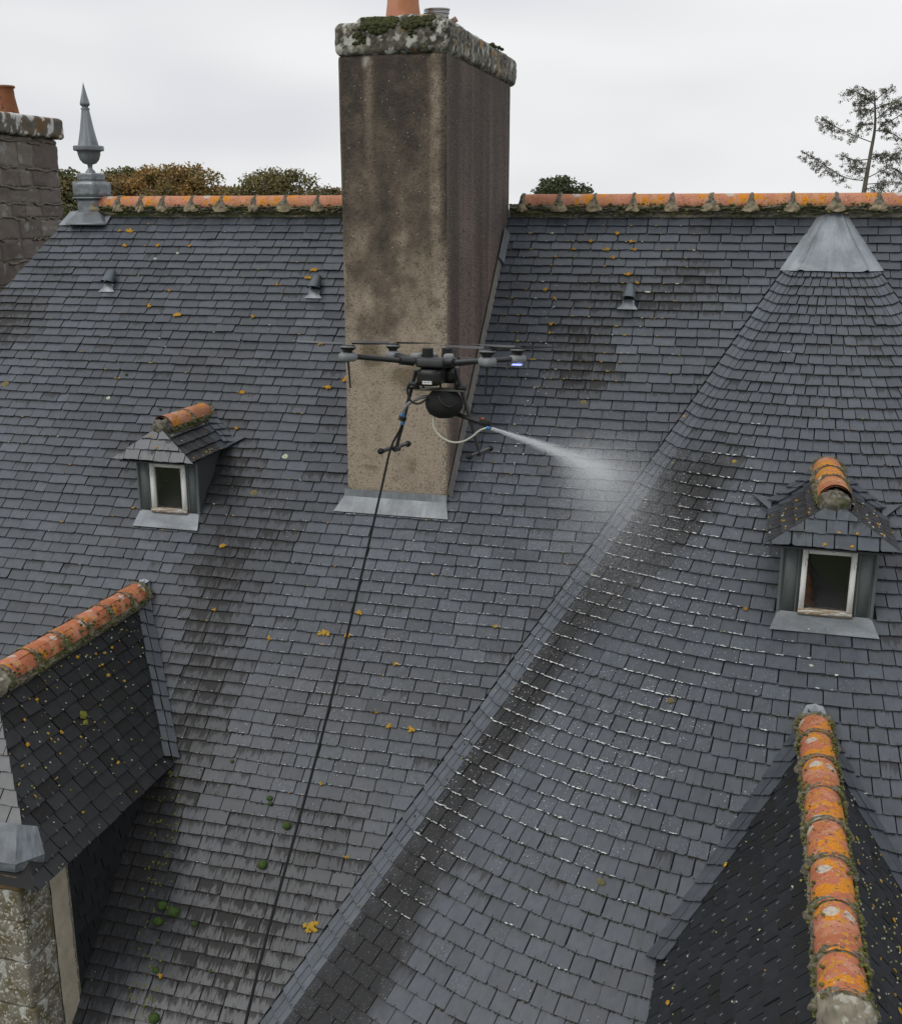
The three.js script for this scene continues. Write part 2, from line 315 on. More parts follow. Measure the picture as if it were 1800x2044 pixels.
// flakes, lichen and moss growing on a mapped surface
class Growth {
  constructor(map, metres) { this.map = map; this.m = metres ?? (() => 1); this.pos = []; this.col = []; }
  blob(u, v, ru, rv, h0, h1, c, n = 11, rough = 0.35, cc) {
    const k = this.m(v), a0 = R() * 7, rim = [];
    for (let i = 0; i < n; i++) { const a = a0 + (i / n) * Math.PI * 2, q = 1 - rough * R(); rim.push([u + (Math.cos(a) * ru * q) / k, v + Math.sin(a) * rv * q]); }
    const mid = rim.map(([x, y]) => [mix(u, x, 0.6), mix(v, y, 0.6)]), P = (p, h) => this.map(p[0], p[1], h);
    const t = (a, b, d, ca, cb, cd) => { this.pos.push(...a, ...b, ...d); this.col.push(...ca, ...cb, ...cd); };
    const vary = () => { const f = rr(0.8, 1.2); return [c[0] * f, c[1] * f, c[2] * f]; }, C = cc ?? vary(), rc = rim.map(vary), mc = rim.map(vary);
    for (let i = 0; i < n; i++) {
      const j = (i + 1) % n;
      t(P([u, v], h1), P(mid[i], h1 * 0.9 + h0 * 0.1), P(mid[j], h1 * 0.9 + h0 * 0.1), C, mc[i], mc[j]);
      t(P(mid[i], h1 * 0.9 + h0 * 0.1), P(rim[i], h0), P(mid[j], h1 * 0.9 + h0 * 0.1), mc[i], rc[i], mc[j]);
      t(P(mid[j], h1 * 0.9 + h0 * 0.1), P(rim[i], h0), P(rim[j], h0), mc[j], rc[i], rc[j]);
    }
  }
  fleck(u, v, len, ht, h, c) { // small irregular flat flake
    const k = this.m(v), n = 6, a0 = R(), P = []; for (let i = 0; i < n; i++) { const a = ((i + a0) / n) * Math.PI * 2, q = rr(0.5, 1.15); P.push(this.map(u + (Math.cos(a) * len * 0.5 * q) / k, v + Math.sin(a) * ht * 0.5 * q, h + (R() - 0.3) * 0.003)); }
    for (let i = 1; i < n - 1; i++) { this.pos.push(...P[0], ...P[i], ...P[i + 1]); for (let q = 0; q < 3; q++) this.col.push(...c); }
  }
  tuft(u, v, w, len, h, c) { // ragged fringe hanging down-slope from a slate's tail
    const k = this.m(v), a = this.map(u - w / 2 / k, v - 0.004, h), b = this.map(u + w / 2 / k, v - 0.004, h), d = this.map(u + (R() - 0.5) * w / k, v + len, h - 0.012);
    this.pos.push(...a, ...b, ...d); for (let q = 0; q < 3; q++) this.col.push(...c);
  }
  build(parent, name, mat = VC) { if (this.pos.length) part(parent, name, geoFrom(this.pos, null, this.col), mat, { kind: 'stuff' }); }
}
const ORANGE = [0.42, 0.215, 0.015], OCHRE = [0.32, 0.23, 0.04], PALE = [0.46, 0.46, 0.36], MOSS = [0.03, 0.045, 0.008], YMOSS = [0.12, 0.12, 0.015], WHITE = [0.62, 0.63, 0.64];

// ---------- ground and the house below the roofs ----------
{
  const g = new THREE.PlaneGeometry(1200, 1200, 1, 1); g.rotateX(-Math.PI / 2);
  const grass = tex(256, 256, (u, v) => { const b = 1 + 0.8 * (fb(u * 8, v * 8, 4, 201) - 0.5); return [0.06 * b, 0.078 * b, 0.03 * b]; }); grass.repeat.set(120, 120);
  const m = new THREE.Mesh(g, std({ map: grass, roughness: 1 })); m.name = 'ground'; m.userData = { kind: 'structure', label: 'grass ground far below the roofs', category: 'ground' }; m.receiveShadow = true; scene.add(m);
}
const sT = Math.sin(THETA), cT = Math.cos(THETA);
const mainMap = (x, s, h) => [x, RIDGE_Y - s * sT + h * cT, s * cT + h * sT];
const mainZ = (x, y) => (RIDGE_Y - y) * cT / sT;
const CA = { x: 0.705, y: 12.17, z: -0.165 }, BETA = Math.atan(0.8607), sB = Math.sin(BETA), cB = Math.cos(BETA), VAL = 33.8;
const coneMap = (u, L, h) => { const f = (90 - u) * Math.PI / 180, r = L * cB + h * sB; return [CA.x + Math.cos(f) * r, CA.y - L * sB + h * cB, CA.z + Math.sin(f) * r]; };
const coneM = (L) => Math.max(0.05, L) * cB * Math.PI / 180;
const coneZ = (x, y) => { const r = (CA.y - y) / 0.8607; return CA.z + Math.sqrt(Math.max(0, r * r - (x - CA.x) ** 2)); };
const hipX = (s) => -8.04 - 0.375 * s, valX = (s) => CA.x - 0.11 - 0.4645 * s, valXr = (s) => CA.x + 0.11 + 0.4645 * s;
{
  const wallTex = tex(256, 256, (u, v) => { const b = 1 + 0.7 * (fb(u * 9, v * 9, 4, 211) - 0.5); return [0.3 * b, 0.27 * b, 0.22 * b]; });
  const o = thing('house_walls', 'stone house walls standing under the slate roofs', 'wall');
  part(o, 'wall', box(-10.6, 6, 0, 5.7, -6.1, 6.05), std({ map: wallTex, roughness: 0.95 }));
  const c = new THREE.CylinderGeometry(6.6, 6.6, 5.4, 40, 1, false, -Math.PI * 0.24, Math.PI * 0.48); c.translate(CA.x, 2.7, CA.z); part(o, 'tower_wall', c, std({ map: wallTex, roughness: 0.95 }));
}
const gauss = (x, y, cx, cy, rx, ry) => Math.exp(-(((x - cx) / rx) ** 2 + ((y - cy) / ry) ** 2));

// ---------- barrel ridge tiles and their mortar ----------
const UPV = V3(0, 1, 0);
function barrel(A, B, r0, r1, up = UPV, arc = 98) {
  const a = V3(...A), b = V3(...B), d = b.clone().sub(a).normalize(), side = d.clone().cross(up).normalize(), n = 13, prof = [];
  for (let i = 0; i <= n; i++) prof.push([mix(-arc, arc, i / n) * Math.PI / 180, 0]); for (let i = n; i >= 0; i--) prof.push([mix(-arc, arc, i / n) * Math.PI / 180, -0.014]); prof.push(prof[0]);
  const L = b.distanceTo(a), off = R() * 3;
  return grid(prof.length - 1, 5, (i, j, ii) => {
    const [an, dr] = prof[ii], q = mix(r0, r1, j) + dr + 0.003 * (vn(an * 3 + off, j * 3, 4) - 0.5), c = a.clone().lerp(b, j);
    c.addScaledVector(side, Math.sin(an) * q).addScaledVector(up, Math.cos(an) * q); return { p: [c.x, c.y, c.z] };
  }, [1.6, L * 2.4]);
}
function mortarColour(n, foot, mossy, seedy) {
  let c = mixc([0.04, 0.038, 0.03], [0.22, 0.2, 0.155], sstep(0.2, 0.8, n)); c = mixc(c, mixc([0.2, 0.165, 0.11], [0.4, 0.33, 0.22], n), foot);
  return mixc(c, mixc([0.022, 0.03, 0.008], [0.08, 0.09, 0.015], seedy), mossy);
}
let mseed = 300;
function collar(P, dir, r, w0 = 0.028, w1 = 0.065, mossy = 0.5, arc = 118, footAmt = 1) {
  const a = V3(...P), d = V3(...dir).normalize(), side = d.clone().cross(UPV).normalize(), s = mseed++;
  return grid(40, 14, (i, j) => {
    const an = mix(-arc, arc, i) * Math.PI / 180, t = Math.abs(an) / (arc * Math.PI / 180), w = mix(w0, w1, sstep(0.35, 1, t)), q = j * 2 - 1, nz = fb(an * 5 + s * 3, q * 2 + s, 4, s);
    const rad = r - 0.012 + (0.024 + 0.014 * t) * Math.sqrt(Math.max(0, 1 - q * q)) * (0.25 + 1.5 * nz) + 0.012 * sstep(0.7, 1, t), c = a.clone();
    c.addScaledVector(d, q * w * (0.8 + 0.4 * vn(an * 3, s, 3))).addScaledVector(side, Math.sin(an) * rad).addScaledVector(UPV, Math.cos(an) * rad);
    const mo = sstep(0.52, 0.66, fb(an * 6 + s, q * 2 + 9, 3, s + 7)) * mossy;
    return { p: [c.x, c.y, c.z], c: mortarColour(fb(an * 16, q * 6, 3, s), footAmt * sstep(0.62, 0.85, t) * (0.5 + 0.5 * vn(an * 5, q * 3, s + 2)), mo, vn(an * 20, q * 6, s + 3)) };
  });
}
// lumpy bed under the tiles: profile in (out, y), swept from A to B, out along vector o
function bed(A, B, prof, o, mossAmt, seed, amp = 1, nseg) {
  const a = V3(...A), b = V3(...B), out = V3(...o), L = a.distanceTo(b), n = nseg ?? Math.ceil(L / 0.012), m = prof.length - 1, sub = 4;
  return grid(n, m * sub, (i, j, ii, jj) => {
    const k = Math.min(m - 1, Math.floor(jj / sub)), f = jj / sub - k, po = mix(prof[k][0], prof[k + 1][0], f), py = mix(prof[k][1], prof[k + 1][1], f), x = i * L;
    const nz = fb(x * 10, jj * 0.5 + seed, 3, seed), l2 = fb(x * 38, jj * 0.9, 3, seed + 3), am = Math.sin(Math.PI * clamp(j * 1.05));
    const c = a.clone().lerp(b, i); c.addScaledVector(out, po + amp * am * ((nz - 0.5) * 0.075 + (l2 - 0.5) * 0.05)); c.y += py + (nz - 0.5) * 0.018;
    const mo = sstep(0.45, 0.6, fb(x * 5 + 3, jj * 0.4, 3, seed + 9)) * mossAmt;
    return { p: [c.x, c.y, c.z], c: mortarColour(l2, sstep(0.6, 0.75, vn(x * 4, jj * 0.5, seed + 12)) * 0.55, mo, vn(x * 60, jj * 2, seed + 15)) };
  });
}
// cushions of moss: many small displaced balls joined
function mossLumps(list, seed, bright = 1) {
  const gs = list.map(([x, y, z, r, sx = 1, sy = 0.8], i) => {
    const g = new THREE.IcosahedronGeometry(r, r > 0.03 ? 3 : 2); g.scale(sx, sy, 1); g.translate(x, y, z);
    const f = rr(0.75, 1.3) * bright, yel = R() * bright;
    return lumpy(g, r * 0.3, 1.6 / r, seed + i * 3, (px, py, pz) => { const k = (0.55 + 0.9 * vn3(px * 90, py * 90, pz * 90, seed)) * f; return [mix(0.04, 0.13, yel) * k, mix(0.052, 0.125, yel) * k, mix(0.012, 0.03, yel) * k]; });
  });
  return mergeGeometries(gs);
}

// ---------- main roof ----------
const mainRoof = thing('main_roof', 'large grey slate roof slope with terracotta ridge behind the drone', 'roof');
{
  const dk = (a, b, c, d) => slabPoly([a, b, c, d], 0.05);
  part(mainRoof, 'roof_deck', dk(mainMap(hipX(9.3), 9.3, -0.006), mainMap(6.5, 9.3, -0.006), mainMap(6.5, -0.02, -0.006), mainMap(-8.03, -0.02, -0.006)), DECK);
  part(mainRoof, 'back_slope', slabPoly([[6.5, 12.0, -0.02], [6.5, 5.4, -6.4], [-11.5, 5.4, -6.4], [-8.03, 12.0, -0.02]], 0.05), std({ color: new THREE.Color(0.06, 0.065, 0.07), roughness: 0.6 }));
  part(mainRoof, 'hip_slope', slabPoly([[-8.06, 11.99, -0.02], [-11.5, 5.4, -6.4], [-11.52, 5.35, 6.42]], 0.05), std({ color: new THREE.Color(0.06, 0.065, 0.07), roughness: 0.6 }));
  const S = new SlateSet(mainMap), e = 0.1103;
  const blobs = [[-4.95, 3.55, 0.33, 0.5, 0.95], [-4.68, 4.5, 0.3, 0.45, 0.9], [-4.58, 5.1, 0.27, 0.35, 1], [-4.5, 5.62, 0.3, 0.3, 1.1], [-4.42, 6.1, 0.26, 0.3, 0.8], [-8.25, 1.7, 0.5, 0.45, 0.8], [-7.7, 1.0, 0.35, 0.25, 0.55], [-1.54, 2.12, 0.26, 0.3, 1.1], [-1.62, 1.72, 0.3, 0.22, 0.7], [-1.0, 1.2, 0.75, 0.28, 0.62], [-0.6, 0.9, 0.3, 0.3, 0.6], [-4.7, 7.2, 0.42, 1.2, 1.5], [-3.7, 7.7, 1.0, 0.7, 0.62], [-5.9, 3.4, 0.5, 0.4, 0.45], [-4.3, 4.1, 0.3, 0.4, 0.5], [-3.2, 6.9, 0.5, 0.35, 0.4]];  // dark staining; patches beside the left dormers also paint in their shade
  const spray = (x, s) => Math.min(1, 0.9 * gauss(x, s, -2.3, 4.7, 1.35, 1.5) + 0.5 * gauss(x, s, -3.2, 5.7, 1.0, 0.9));
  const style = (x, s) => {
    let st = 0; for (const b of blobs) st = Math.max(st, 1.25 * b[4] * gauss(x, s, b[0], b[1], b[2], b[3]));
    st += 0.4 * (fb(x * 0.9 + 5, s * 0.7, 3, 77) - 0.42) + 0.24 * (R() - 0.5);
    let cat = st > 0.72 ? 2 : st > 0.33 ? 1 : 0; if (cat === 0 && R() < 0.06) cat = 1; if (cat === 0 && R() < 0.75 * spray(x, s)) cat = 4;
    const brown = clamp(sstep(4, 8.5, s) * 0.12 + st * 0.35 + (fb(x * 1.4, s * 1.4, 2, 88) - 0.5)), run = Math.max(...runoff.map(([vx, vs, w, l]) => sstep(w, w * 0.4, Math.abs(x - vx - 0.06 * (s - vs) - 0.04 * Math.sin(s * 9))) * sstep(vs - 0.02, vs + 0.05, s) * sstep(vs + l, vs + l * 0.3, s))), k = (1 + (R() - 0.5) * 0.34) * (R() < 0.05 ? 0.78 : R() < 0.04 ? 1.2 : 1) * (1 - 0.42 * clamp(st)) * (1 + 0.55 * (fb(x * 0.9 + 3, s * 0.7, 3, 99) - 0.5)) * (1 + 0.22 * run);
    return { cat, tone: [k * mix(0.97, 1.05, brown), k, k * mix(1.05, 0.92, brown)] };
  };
  const runoff = [[-7.11, 1.22, 0.17, 1.1], [-4.58, 1.25, 0.17, 1.2], [-1.2, 1.3, 0.17, 1.0], [-5.38, 4.12, 0.36, 0.9], [-3.12, 3.8, 0.6, 1.2]];
  const skip = (x, s) => (x > -3.5 && x < -2.74 && s < 3.45) || (Math.abs(x + 5.385) < 0.29 && s > 3.0 && s < 3.97) || (s > 5.1 && Math.abs(x + 5.4) < Math.min(0.55, (s - 4.72) * 0.42)) || x < -9.6;
  const left = courses(0.0653, 84, e, -9.6, 1.2, 0.211);
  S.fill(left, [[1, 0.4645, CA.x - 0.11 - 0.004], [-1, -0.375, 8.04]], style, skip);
  const right = courses(0.0653, 40, e, 0.6, 6.4, 0.211);
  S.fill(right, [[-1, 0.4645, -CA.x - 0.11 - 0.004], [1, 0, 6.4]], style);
  S.build(mainRoof, 'slate', 300, SLATE, (c) => c[0] < -4.72 && c[1] < 8.4 && c[0] > -6.2);
  S.buildHooks(mainRoof, [0.045, 0.045, 0.048], 10.5);
  // lichen, foam left by the wash, dark fringe
  const lich = new Growth(mainMap);
  const orange = [[-7.15, 0.33, 1.3], [-7.14, 0.47], [-7.28, 0.33], [-6.7, 0.47], [-6.3, 0.48], [-6.94, 0.21, 0.6], [-1.42, 0.26], [-1.69, 0.4], [-1.5, 0.49], [-1.27, 0.39, 1.2], [-1.22, 0.53], [-2.03, 0.62], [-1.42, 0.6, 0.7], [-1.25, 0.85], [-1.85, 0.53], [-2.07, 1.11], [-1.96, 1.18, 0.8], [-1.95, 1.53], [-1.94, 1.63, 0.7], [-1.15, 0.99], [-4.71, 1], [-4.68, 0.81, 1.3], [-5.05, 1.03], [-6.33, 1.13], [-6.12, 1.48, 1.2], [-6.51, 1.35], [-5.21, 1.54], [-4.34, 1.84], [-4.12, 2.41], [-3.95, 2.31, 1.2], [-4.98, 2.89], [-5.04, 2.46], [-3.21, 4.77], [-2.77, 5.22], [-2.71, 5.81, 1.1], [-2.51, 5.82, 1.1], [-2.85, 5.68], [-3.27, 5], [-3.49, 4.98, 1.3], [-3.99, 5.11, 0.7], [-2.98, 7.51, 1.6], [-1.96, 4.79], [-2.82, 6.93, 0.7], [-3.18, 6.39, 0.6], [-4.1, 8.02, 0.8], [-4.72, 4.22], [-4.6, 4.95, 0.8]];
  const snap = (s) => 0.0653 + e * Math.round((s - 0.0653) / e);
  for (const [x, s, k = 0.9] of orange) {
    const r = 0.029 * k * rr(0.75, 1.25), yl = sstep(2, 5, s) * R(), oc = mixc(ORANGE, [0.33, 0.22, 0.02], yl); lich.blob(x, snap(s) - 0.004, r * rr(0.8, 1.1), r * 0.8, 0.021, 0.027, oc, 15, 0.5);
    for (let q = 0; q < 5; q++) { const a = R() * 7, f = rr(0.3, 0.62); lich.blob(x + Math.cos(a) * r * 0.95, snap(s) - 0.004 + Math.sin(a) * r * 0.75, r * f, r * f * 0.8, 0.021, 0.026, mixc(oc, OCHRE, R() * 0.5), 9, 0.5); }
    if (R() < 0.6) lich.blob(x + rr(-0.06, 0.06), snap(s), r * 0.5, r * 0.3, 0.019, 0.024, mixc(ORANGE, OCHRE, 0.5), 9, 0.4);
  }
  for (const [x, s, r] of [[-6.67, 0.7, 0.022], [-6.41, 0.61, 0.022], [-6.56, 2.64, 0.024], [-4.36, 3.23, 0.034]]) lich.blob(x, s, r * 1.1, r, 0.014, 0.023, [0.5, 0.52, 0.4], 12, 0.25, [0.2, 0.21, 0.13]);
  for (const [x, s, r] of [[-7.89, 2.52, 0.05], [-1.5, 2.42, 0.035], [-4.57, 3.66, 0.04], [-0.67, 2.93, 0.03]]) lich.blob(x, s, r, r * 0.9, 0.014, 0.021, [0.16, 0.13, 0.05], 14, 0.2, [0.09, 0.08, 0.05]);
  for (let i = 0; i < 460; i++) { // scattered crusts along the tails
    const z = R(), x = z < 0.35 ? rr(-2.45, -0.6) : rr(-8, -1.2), s = z < 0.35 ? rr(0.15, 2.2) : rr(0.2, 6.8) * rr(0.5, 1), r = rr(0.003, 0.012) * (R() < 0.12 ? 1.7 : 1);
    if (x > valX(s) - 0.1 || x < hipX(s)) continue; lich.blob(x, snap(s), r * rr(1, 2.4), r * 0.7, 0.019, 0.0235, R() < 0.5 ? OCHRE : R() < 0.6 ? ORANGE : PALE, 8, 0.5);
  }
  for (let i = 0; i < 230; i++) { const x = rr(-8, -0.7), s = rr(0.2, 8.3), r = rr(0.002, 0.005); if (x < valX(s)) lich.blob(x, s, r, r, 0.018, 0.0225, [0.5, 0.5, 0.46], 6, 0.3); }
  for (let i = 0; i < 170; i++) { const s = rr(6.2, 8.8), x = -4.62 + (s - 6.2) * 0.22 + rr(-0.13, 0.13); lich.blob(x, snap(s) + rr(-0.06, 0.01), rr(0.006, 0.02), rr(0.006, 0.022), 0.012, 0.022, YMOSS, 8, 0.5); }
  lich.build(mainRoof, 'lichen');
  const foam = new Growth(mainMap), fringe = new Growth(mainMap);
  for (const [x, s, , w] of S.hooks) {
    const d = spray(x, s); if (x > valX(s) - 0.05) continue;
    if (R() < d * 1.1) for (let i = 0, n = 2 + Math.floor(R() * 7 * d); i < n; i++) foam.fleck(x + rr(-0.5, 0.5) * w, s - rr(0.001, 0.006), rr(0.006, 0.03), rr(0.003, 0.006), hT + 0.004, WHITE);
    if (R() < d * 0.5) for (let i = 0; i < 4; i++) foam.fleck(x + rr(-0.5, 0.5) * w, s - rr(0.01, 0.1), rr(0.003, 0.008), rr(0.003, 0.01), hT + 0.001, WHITE);
    if (x > -0.9 && x < -2.2 + 1.6 && s < 3 && R() < 0.0) foam.fleck(x, s, 0.01, 0.01, hT, WHITE);
    const fr = 0.75 * sstep(5.5, 8, s) + 0.3 * gauss(x, s, -1.2, 1.4, 1.2, 0.9) + 0.6 * gauss(x, s, -4.6, 5, 0.5, 1.2) + 0.3 * gauss(x, s, -7.9, 1.5, 0.8, 0.8);
    if (R() < fr) for (let i = 0, n = 3 + Math.floor(R() * 12); i < n; i++) fringe.tuft(x + rr(-0.5, 0.5) * w, s, rr(0.006, 0.02), rr(0.006, 0.03), hT - 0.004, [0.022, 0.02, 0.016]);
  }
  for (let i = 0; i < 60; i++) { const x = -2.05 + rr(-0.12, 0.12), s = rr(1.0, 3.2); foam.fleck(x + (s - 1) * 0.05, s, rr(0.004, 0.014), rr(0.005, 0.02), hT + 0.002, WHITE); }
  foam.build(mainRoof, 'foam_flecks'); fringe.build(mainRoof, 'dirt_fringe');
  // moss cushions
  const moss = [[-3.38, 6.73, 0.036], [-3.59, 6.53, 0.026], [-3.57, 6.57, 0.02], [-3.5, 7.06, 0.042], [-4.25, 7.5, 0.044], [-4.14, 7.53, 0.05], [-4.25, 7.62, 0.042], [-3.94, 7.59, 0.024], [-4.15, 7.97, 0.028], [-4.05, 8.3, 0.045], [-6.45, 2.33, 0.018], [-4.01, 6.27, 0.016], [-3.7, 7.9, 0.016], [-5.9, 2.75, 0.014]];
  moss.forEach(([x, s, r], i) => {
    const p = mainMap(x, s, 0.014 + r * 0.3), g = new THREE.IcosahedronGeometry(r, 5); g.scale(1, 0.78, 0.95);
    const gg = lumpy(g, r * 0.2, 1.3 / r, 40 + i, (a, b, c) => { const k = 0.6 + 0.9 * vn3(a * 160, b * 160, c * 160, i); return [0.032 * k, 0.062 * k, 0.008 * k]; }); gg.translate(...p); part(mainRoof, 'moss_cushion', gg, VC);
  });
  // ridge
  const cy = 12.095, r = 0.113;
  const joints = [-7.66, -7.345, -7.051, -6.76, -6.386, -6.005, -5.594, -5.213, -4.815, -4.41, -4.01, -3.62];
  const jr = [-2.46, -2.066, -1.69, -1.284, -0.888, -0.492, -0.095, 0.305, 0.721, 1.121, 1.53, 1.93, 2.33, 2.73, 3.13];
  let lastI = 0;
  for (const js of [joints, jr]) for (let i = 0; i < js.length; i++) {
    if (i < js.length - 1) { const lichy = js[i] > -7.1 && js[i] < -5.1 ? 0.7 : js[i] > -1.5 ? 0.6 : 0.25; part(mainRoof, 'ridge_tile', barrel([js[i] + 0.01, cy, 0], [js[i + 1] + 0.005, cy + 0.004, 0], r, r * 0.97), R() < lichy ? TILE_LICHEN[lastI++ % 4] : TILE_CLEAN[lastI++ % 3]); }
    part(mainRoof, 'mortar_joint', collar([js[i], cy - 0.005, 0], [1, 0, 0], r + 0.001, rr(0.02, 0.028), rr(0.065, 0.1), rr(0.15, 0.5), 114, 1.25), VC);
  }
  const prof = [[0.1, 0.01], [0.112, -0.012], [0.106, -0.038], [0.088, -0.066], [0.066, -0.092], [0.055, -0.13]];
  for (const [a, b, k] of [[-7.7, -3.58, 1], [-2.6, 3.1, 2]]) { const ml = []; for (let i = 0; i < (b - a) * 38; i++) { const q = R(); ml.push([mix(a, b, R()), cy + mix(0.012, -0.09, q * q), 0.112 + 0.012 * Math.sin(q * 3) + rr(-0.008, 0.008), rr(0.005, 0.014), 1.4, 0.8]); } part(mainRoof, 'moss', mossLumps(ml, 2000 + k * 4000), VC, { kind: 'stuff' }); }
  for (const [a, b, k] of [[-7.7, -3.58, 1], [-2.6, 3.1, 2]]) for (const sg of [1, -1]) part(mainRoof, 'mortar_bed', bed([a, cy, 0], [b, cy, 0], prof, [0, 0, sg], k === 1 ? 0.8 : 0.6, 60 + k * 7 + sg), VC);
}

// ---------- conical tower roof ----------
const cone = thing('conical_roof', 'conical slate tower roof with lead cap meeting the main roof in a valley', 'roof');
const coneSpray = (u, L) => Math.min(1, 1.15 * gauss(u, L, -19, 5.6, 11, 1.5) + 0.5 * gauss(u, L, -24, 4.6, 6, 0.8));
{
  part(cone, 'roof_deck', grid(40, 12, (i, j) => ({ p: coneMap(mix(-VAL - 0.4, VAL + 0.4, i), mix(0.3, 9.6, j), -0.008) })), DECK);
  const S = new SlateSet(coneMap, coneM), rows = [], bandW = 0.21;
  for (let i = 0, L = 1.172, e = 0.124; L < 9.5; i++, e = L < 5.6 ? 0.124 : L < 6.9 ? 0.13 : 0.141, L += e) {
    const m = coneM(L), ub = VAL - Math.min(bandW, L * 0.13) / m, us = [], ve = VAL - 0.026 / m;
    const nb = 3; for (let k = 0; k < nb; k++) us.push(-ve + ((ve - ub) * k) / nb);
    const d = L < 2.55 ? 4.2 : L < 5.75 ? 2.96 : 1.62, n = Math.round((2 * ub) / d), st = (2 * ub) / n;
    us.push(-ub); for (let u = -ub + st * ((i % 2) * 0.5 + 0.5); u < ub - st * 0.3; u += st) us.push(u + (R() - 0.5) * st * 0.14);
    us.push(ub); for (let k = nb - 1; k >= 0; k--) us.push(ve - ((ve - ub) * k) / nb);
    rows.push({ v1: L, e, us, ub, dv: (u) => { const t = clamp((Math.abs(u) - ub) / (VAL - ub)); return -0.062 * Math.pow(t, 1.4); } });
  }
  // algae and run-off stain down the valley side of the cone, ragged at its right edge
  const stain = (u, L) => {
    if (u > 0) return 0; const a = (u + VAL) * coneM(L), nz = fb(u * 1.3 + 3, L * 1.1, 4, 61) - 0.5, w = (L < 5.6 ? mix(0.62, 0.36, sstep(4.1, 5.6, L)) : mix(0.36, 0.6, sstep(6.8, 8.6, L))) + nz * 0.34;
    return sstep(0.13, 0.27, a + nz * 0.05) * sstep(bandW + w + 0.16, bandW + w - 0.12, a) * sstep(3.2, 3.9, L + nz * 0.8);
  };
  const style = (u, L) => {
    const m = coneM(L), ub = VAL - Math.min(bandW, L * 0.13) / m, inBand = Math.abs(u) > ub;
    const wm = inBand ? 0 : stain(u, L), wet = wm > 0.62;
    let cat = wet ? 3 : 0; const sp = coneSpray(u, L); if (!wet && !inBand && R() < sp * 0.85) cat = 4; if (cat === 0 && !inBand && R() < (u > 6 ? 0.22 : 0.05) + (wm > 0.08 ? 0.4 : 0)) cat = 1;
    const k = (1 + (R() - 0.5) * 0.26) * (inBand ? 1.22 : 1) * (1 + 0.3 * (fb(u * 0.12 + 9, L * 0.7, 3, 66) - 0.5));
    return { cat, tone: [k * 0.97, k, k * 1.05], at: inBand || wm <= 0.01 ? null : (uu, v) => Math.min(2.2, mix(1, 0.24, stain(uu, v)) / (wet ? 0.36 : 1)), lift: (uu) => 0.012 * clamp((Math.abs(uu) - ub) / (VAL - ub)) };
  };
  S.fill(rows, [], style, (u, L) => (Math.abs(u) * coneM(L) < 0.31 && L > 3.75 && L < 4.95) || (L > 6.3 && Math.abs(u + 0.3) * coneM(L) < Math.min(0.7, (L - 5.7) * 0.35)));
  S.build(cone, 'slate', 300, SLATE, (c) => c[0] > -0.2 && c[2] > 4.3);
  S.buildHooks(cone, [0.04, 0.04, 0.042], 9.5);
  const foam = new Growth(coneMap, coneM), fringe = new Growth(coneMap, coneM), lich = new Growth(coneMap, coneM);
  for (const [u, L, k, w] of S.hooks) {
    const d = coneSpray(u, L), a = (u + VAL) * k, ub = VAL - Math.min(bandW, L * 0.13) / k, band = a < bandW;
    const dd = band ? d * 0.25 : a < bandW + 0.5 && L > 3.9 ? Math.max(d, 0.95 * sstep(3.9, 4.3, L) * sstep(8.6, 7, L)) : d;
    const cl = fb(u * 0.35 + 4, L * 2.2, 3, 44); if (R() < dd * (band || a > bandW + 0.5 ? 2.4 * sstep(0.35, 0.7, cl) : 1.25)) for (let i = 0, n = 3 + Math.floor(R() * 11 * dd); i < n; i++) foam.fleck(u + (rr(-0.5, 0.5) * w) / k, L - rr(-0.002, 0.006), rr(0.008, 0.045), rr(0.004, 0.01), hT + 0.005, WHITE);
    if (R() < dd * 0.8) for (let i = 0; i < 5; i++) foam.fleck(u + (rr(-0.5, 0.5) * w) / k, L - rr(0.01, 0.1), rr(0.003, 0.008), rr(0.003, 0.013), hT + 0.001, WHITE);
    const fr = band ? 0.1 : 0.25 + 0.75 * sstep(6, 7.6, L) * sstep(-32, -20, u) + 0.4 * sstep(-8, 2, u);
    if (R() < fr) for (let i = 0, n = 3 + Math.floor(R() * 12 * fr); i < n; i++) fringe.tuft(u + (rr(-0.5, 0.5) * w) / k, L, rr(0.006, 0.018), rr(0.005, 0.022), hT - 0.003, mixc([0.022, 0.02, 0.014], [0.05, 0.045, 0.02], R()));
    if (R() < 0.05 + 0.1 * sstep(-8, 4, u)) lich.blob(u + (rr(-0.5, 0.5) * w) / k, L, rr(0.004, 0.014), rr(0.003, 0.006), hT, hT + 0.004, R() < 0.6 ? OCHRE : [0.12, 0.1, 0.03], 8, 0.5);
  }
  for (const [p, L, r, c] of [[105.3, 7.278, 0.03, [0.12, 0.105, 0.05]], [104.5, 5.802, 0.026, [0.14, 0.11, 0.05]], [99.2, 4.9, 0.02, [0.26, 0.15, 0.03]], [91.3, 5.324, 0.016, [0.45, 0.44, 0.36]], [122.6, 3.05, 0.018, ORANGE], [107, 3.47, 0.02, OCHRE]]) lich.blob(90 - p, L, r * 1.2, r, hT - 0.004, hT + 0.005, c, 13, 0.2, [c[0] * 0.7, c[1] * 0.7, c[2] * 0.7]);
  for (let i = 0; i < 40; i++) { const L = rr(3.5, 8.5); lich.blob(-VAL + rr(0.03, 0.26) / coneM(L), L, rr(0.006, 0.016), rr(0.006, 0.014), hT, hT + 0.004, R() < 0.5 ? OCHRE : [0.05, 0.055, 0.015], 8, 0.5); }
  foam.build(cone, 'foam_flecks'); fringe.build(cone, 'dirt_fringe'); lich.build(cone, 'lichen');
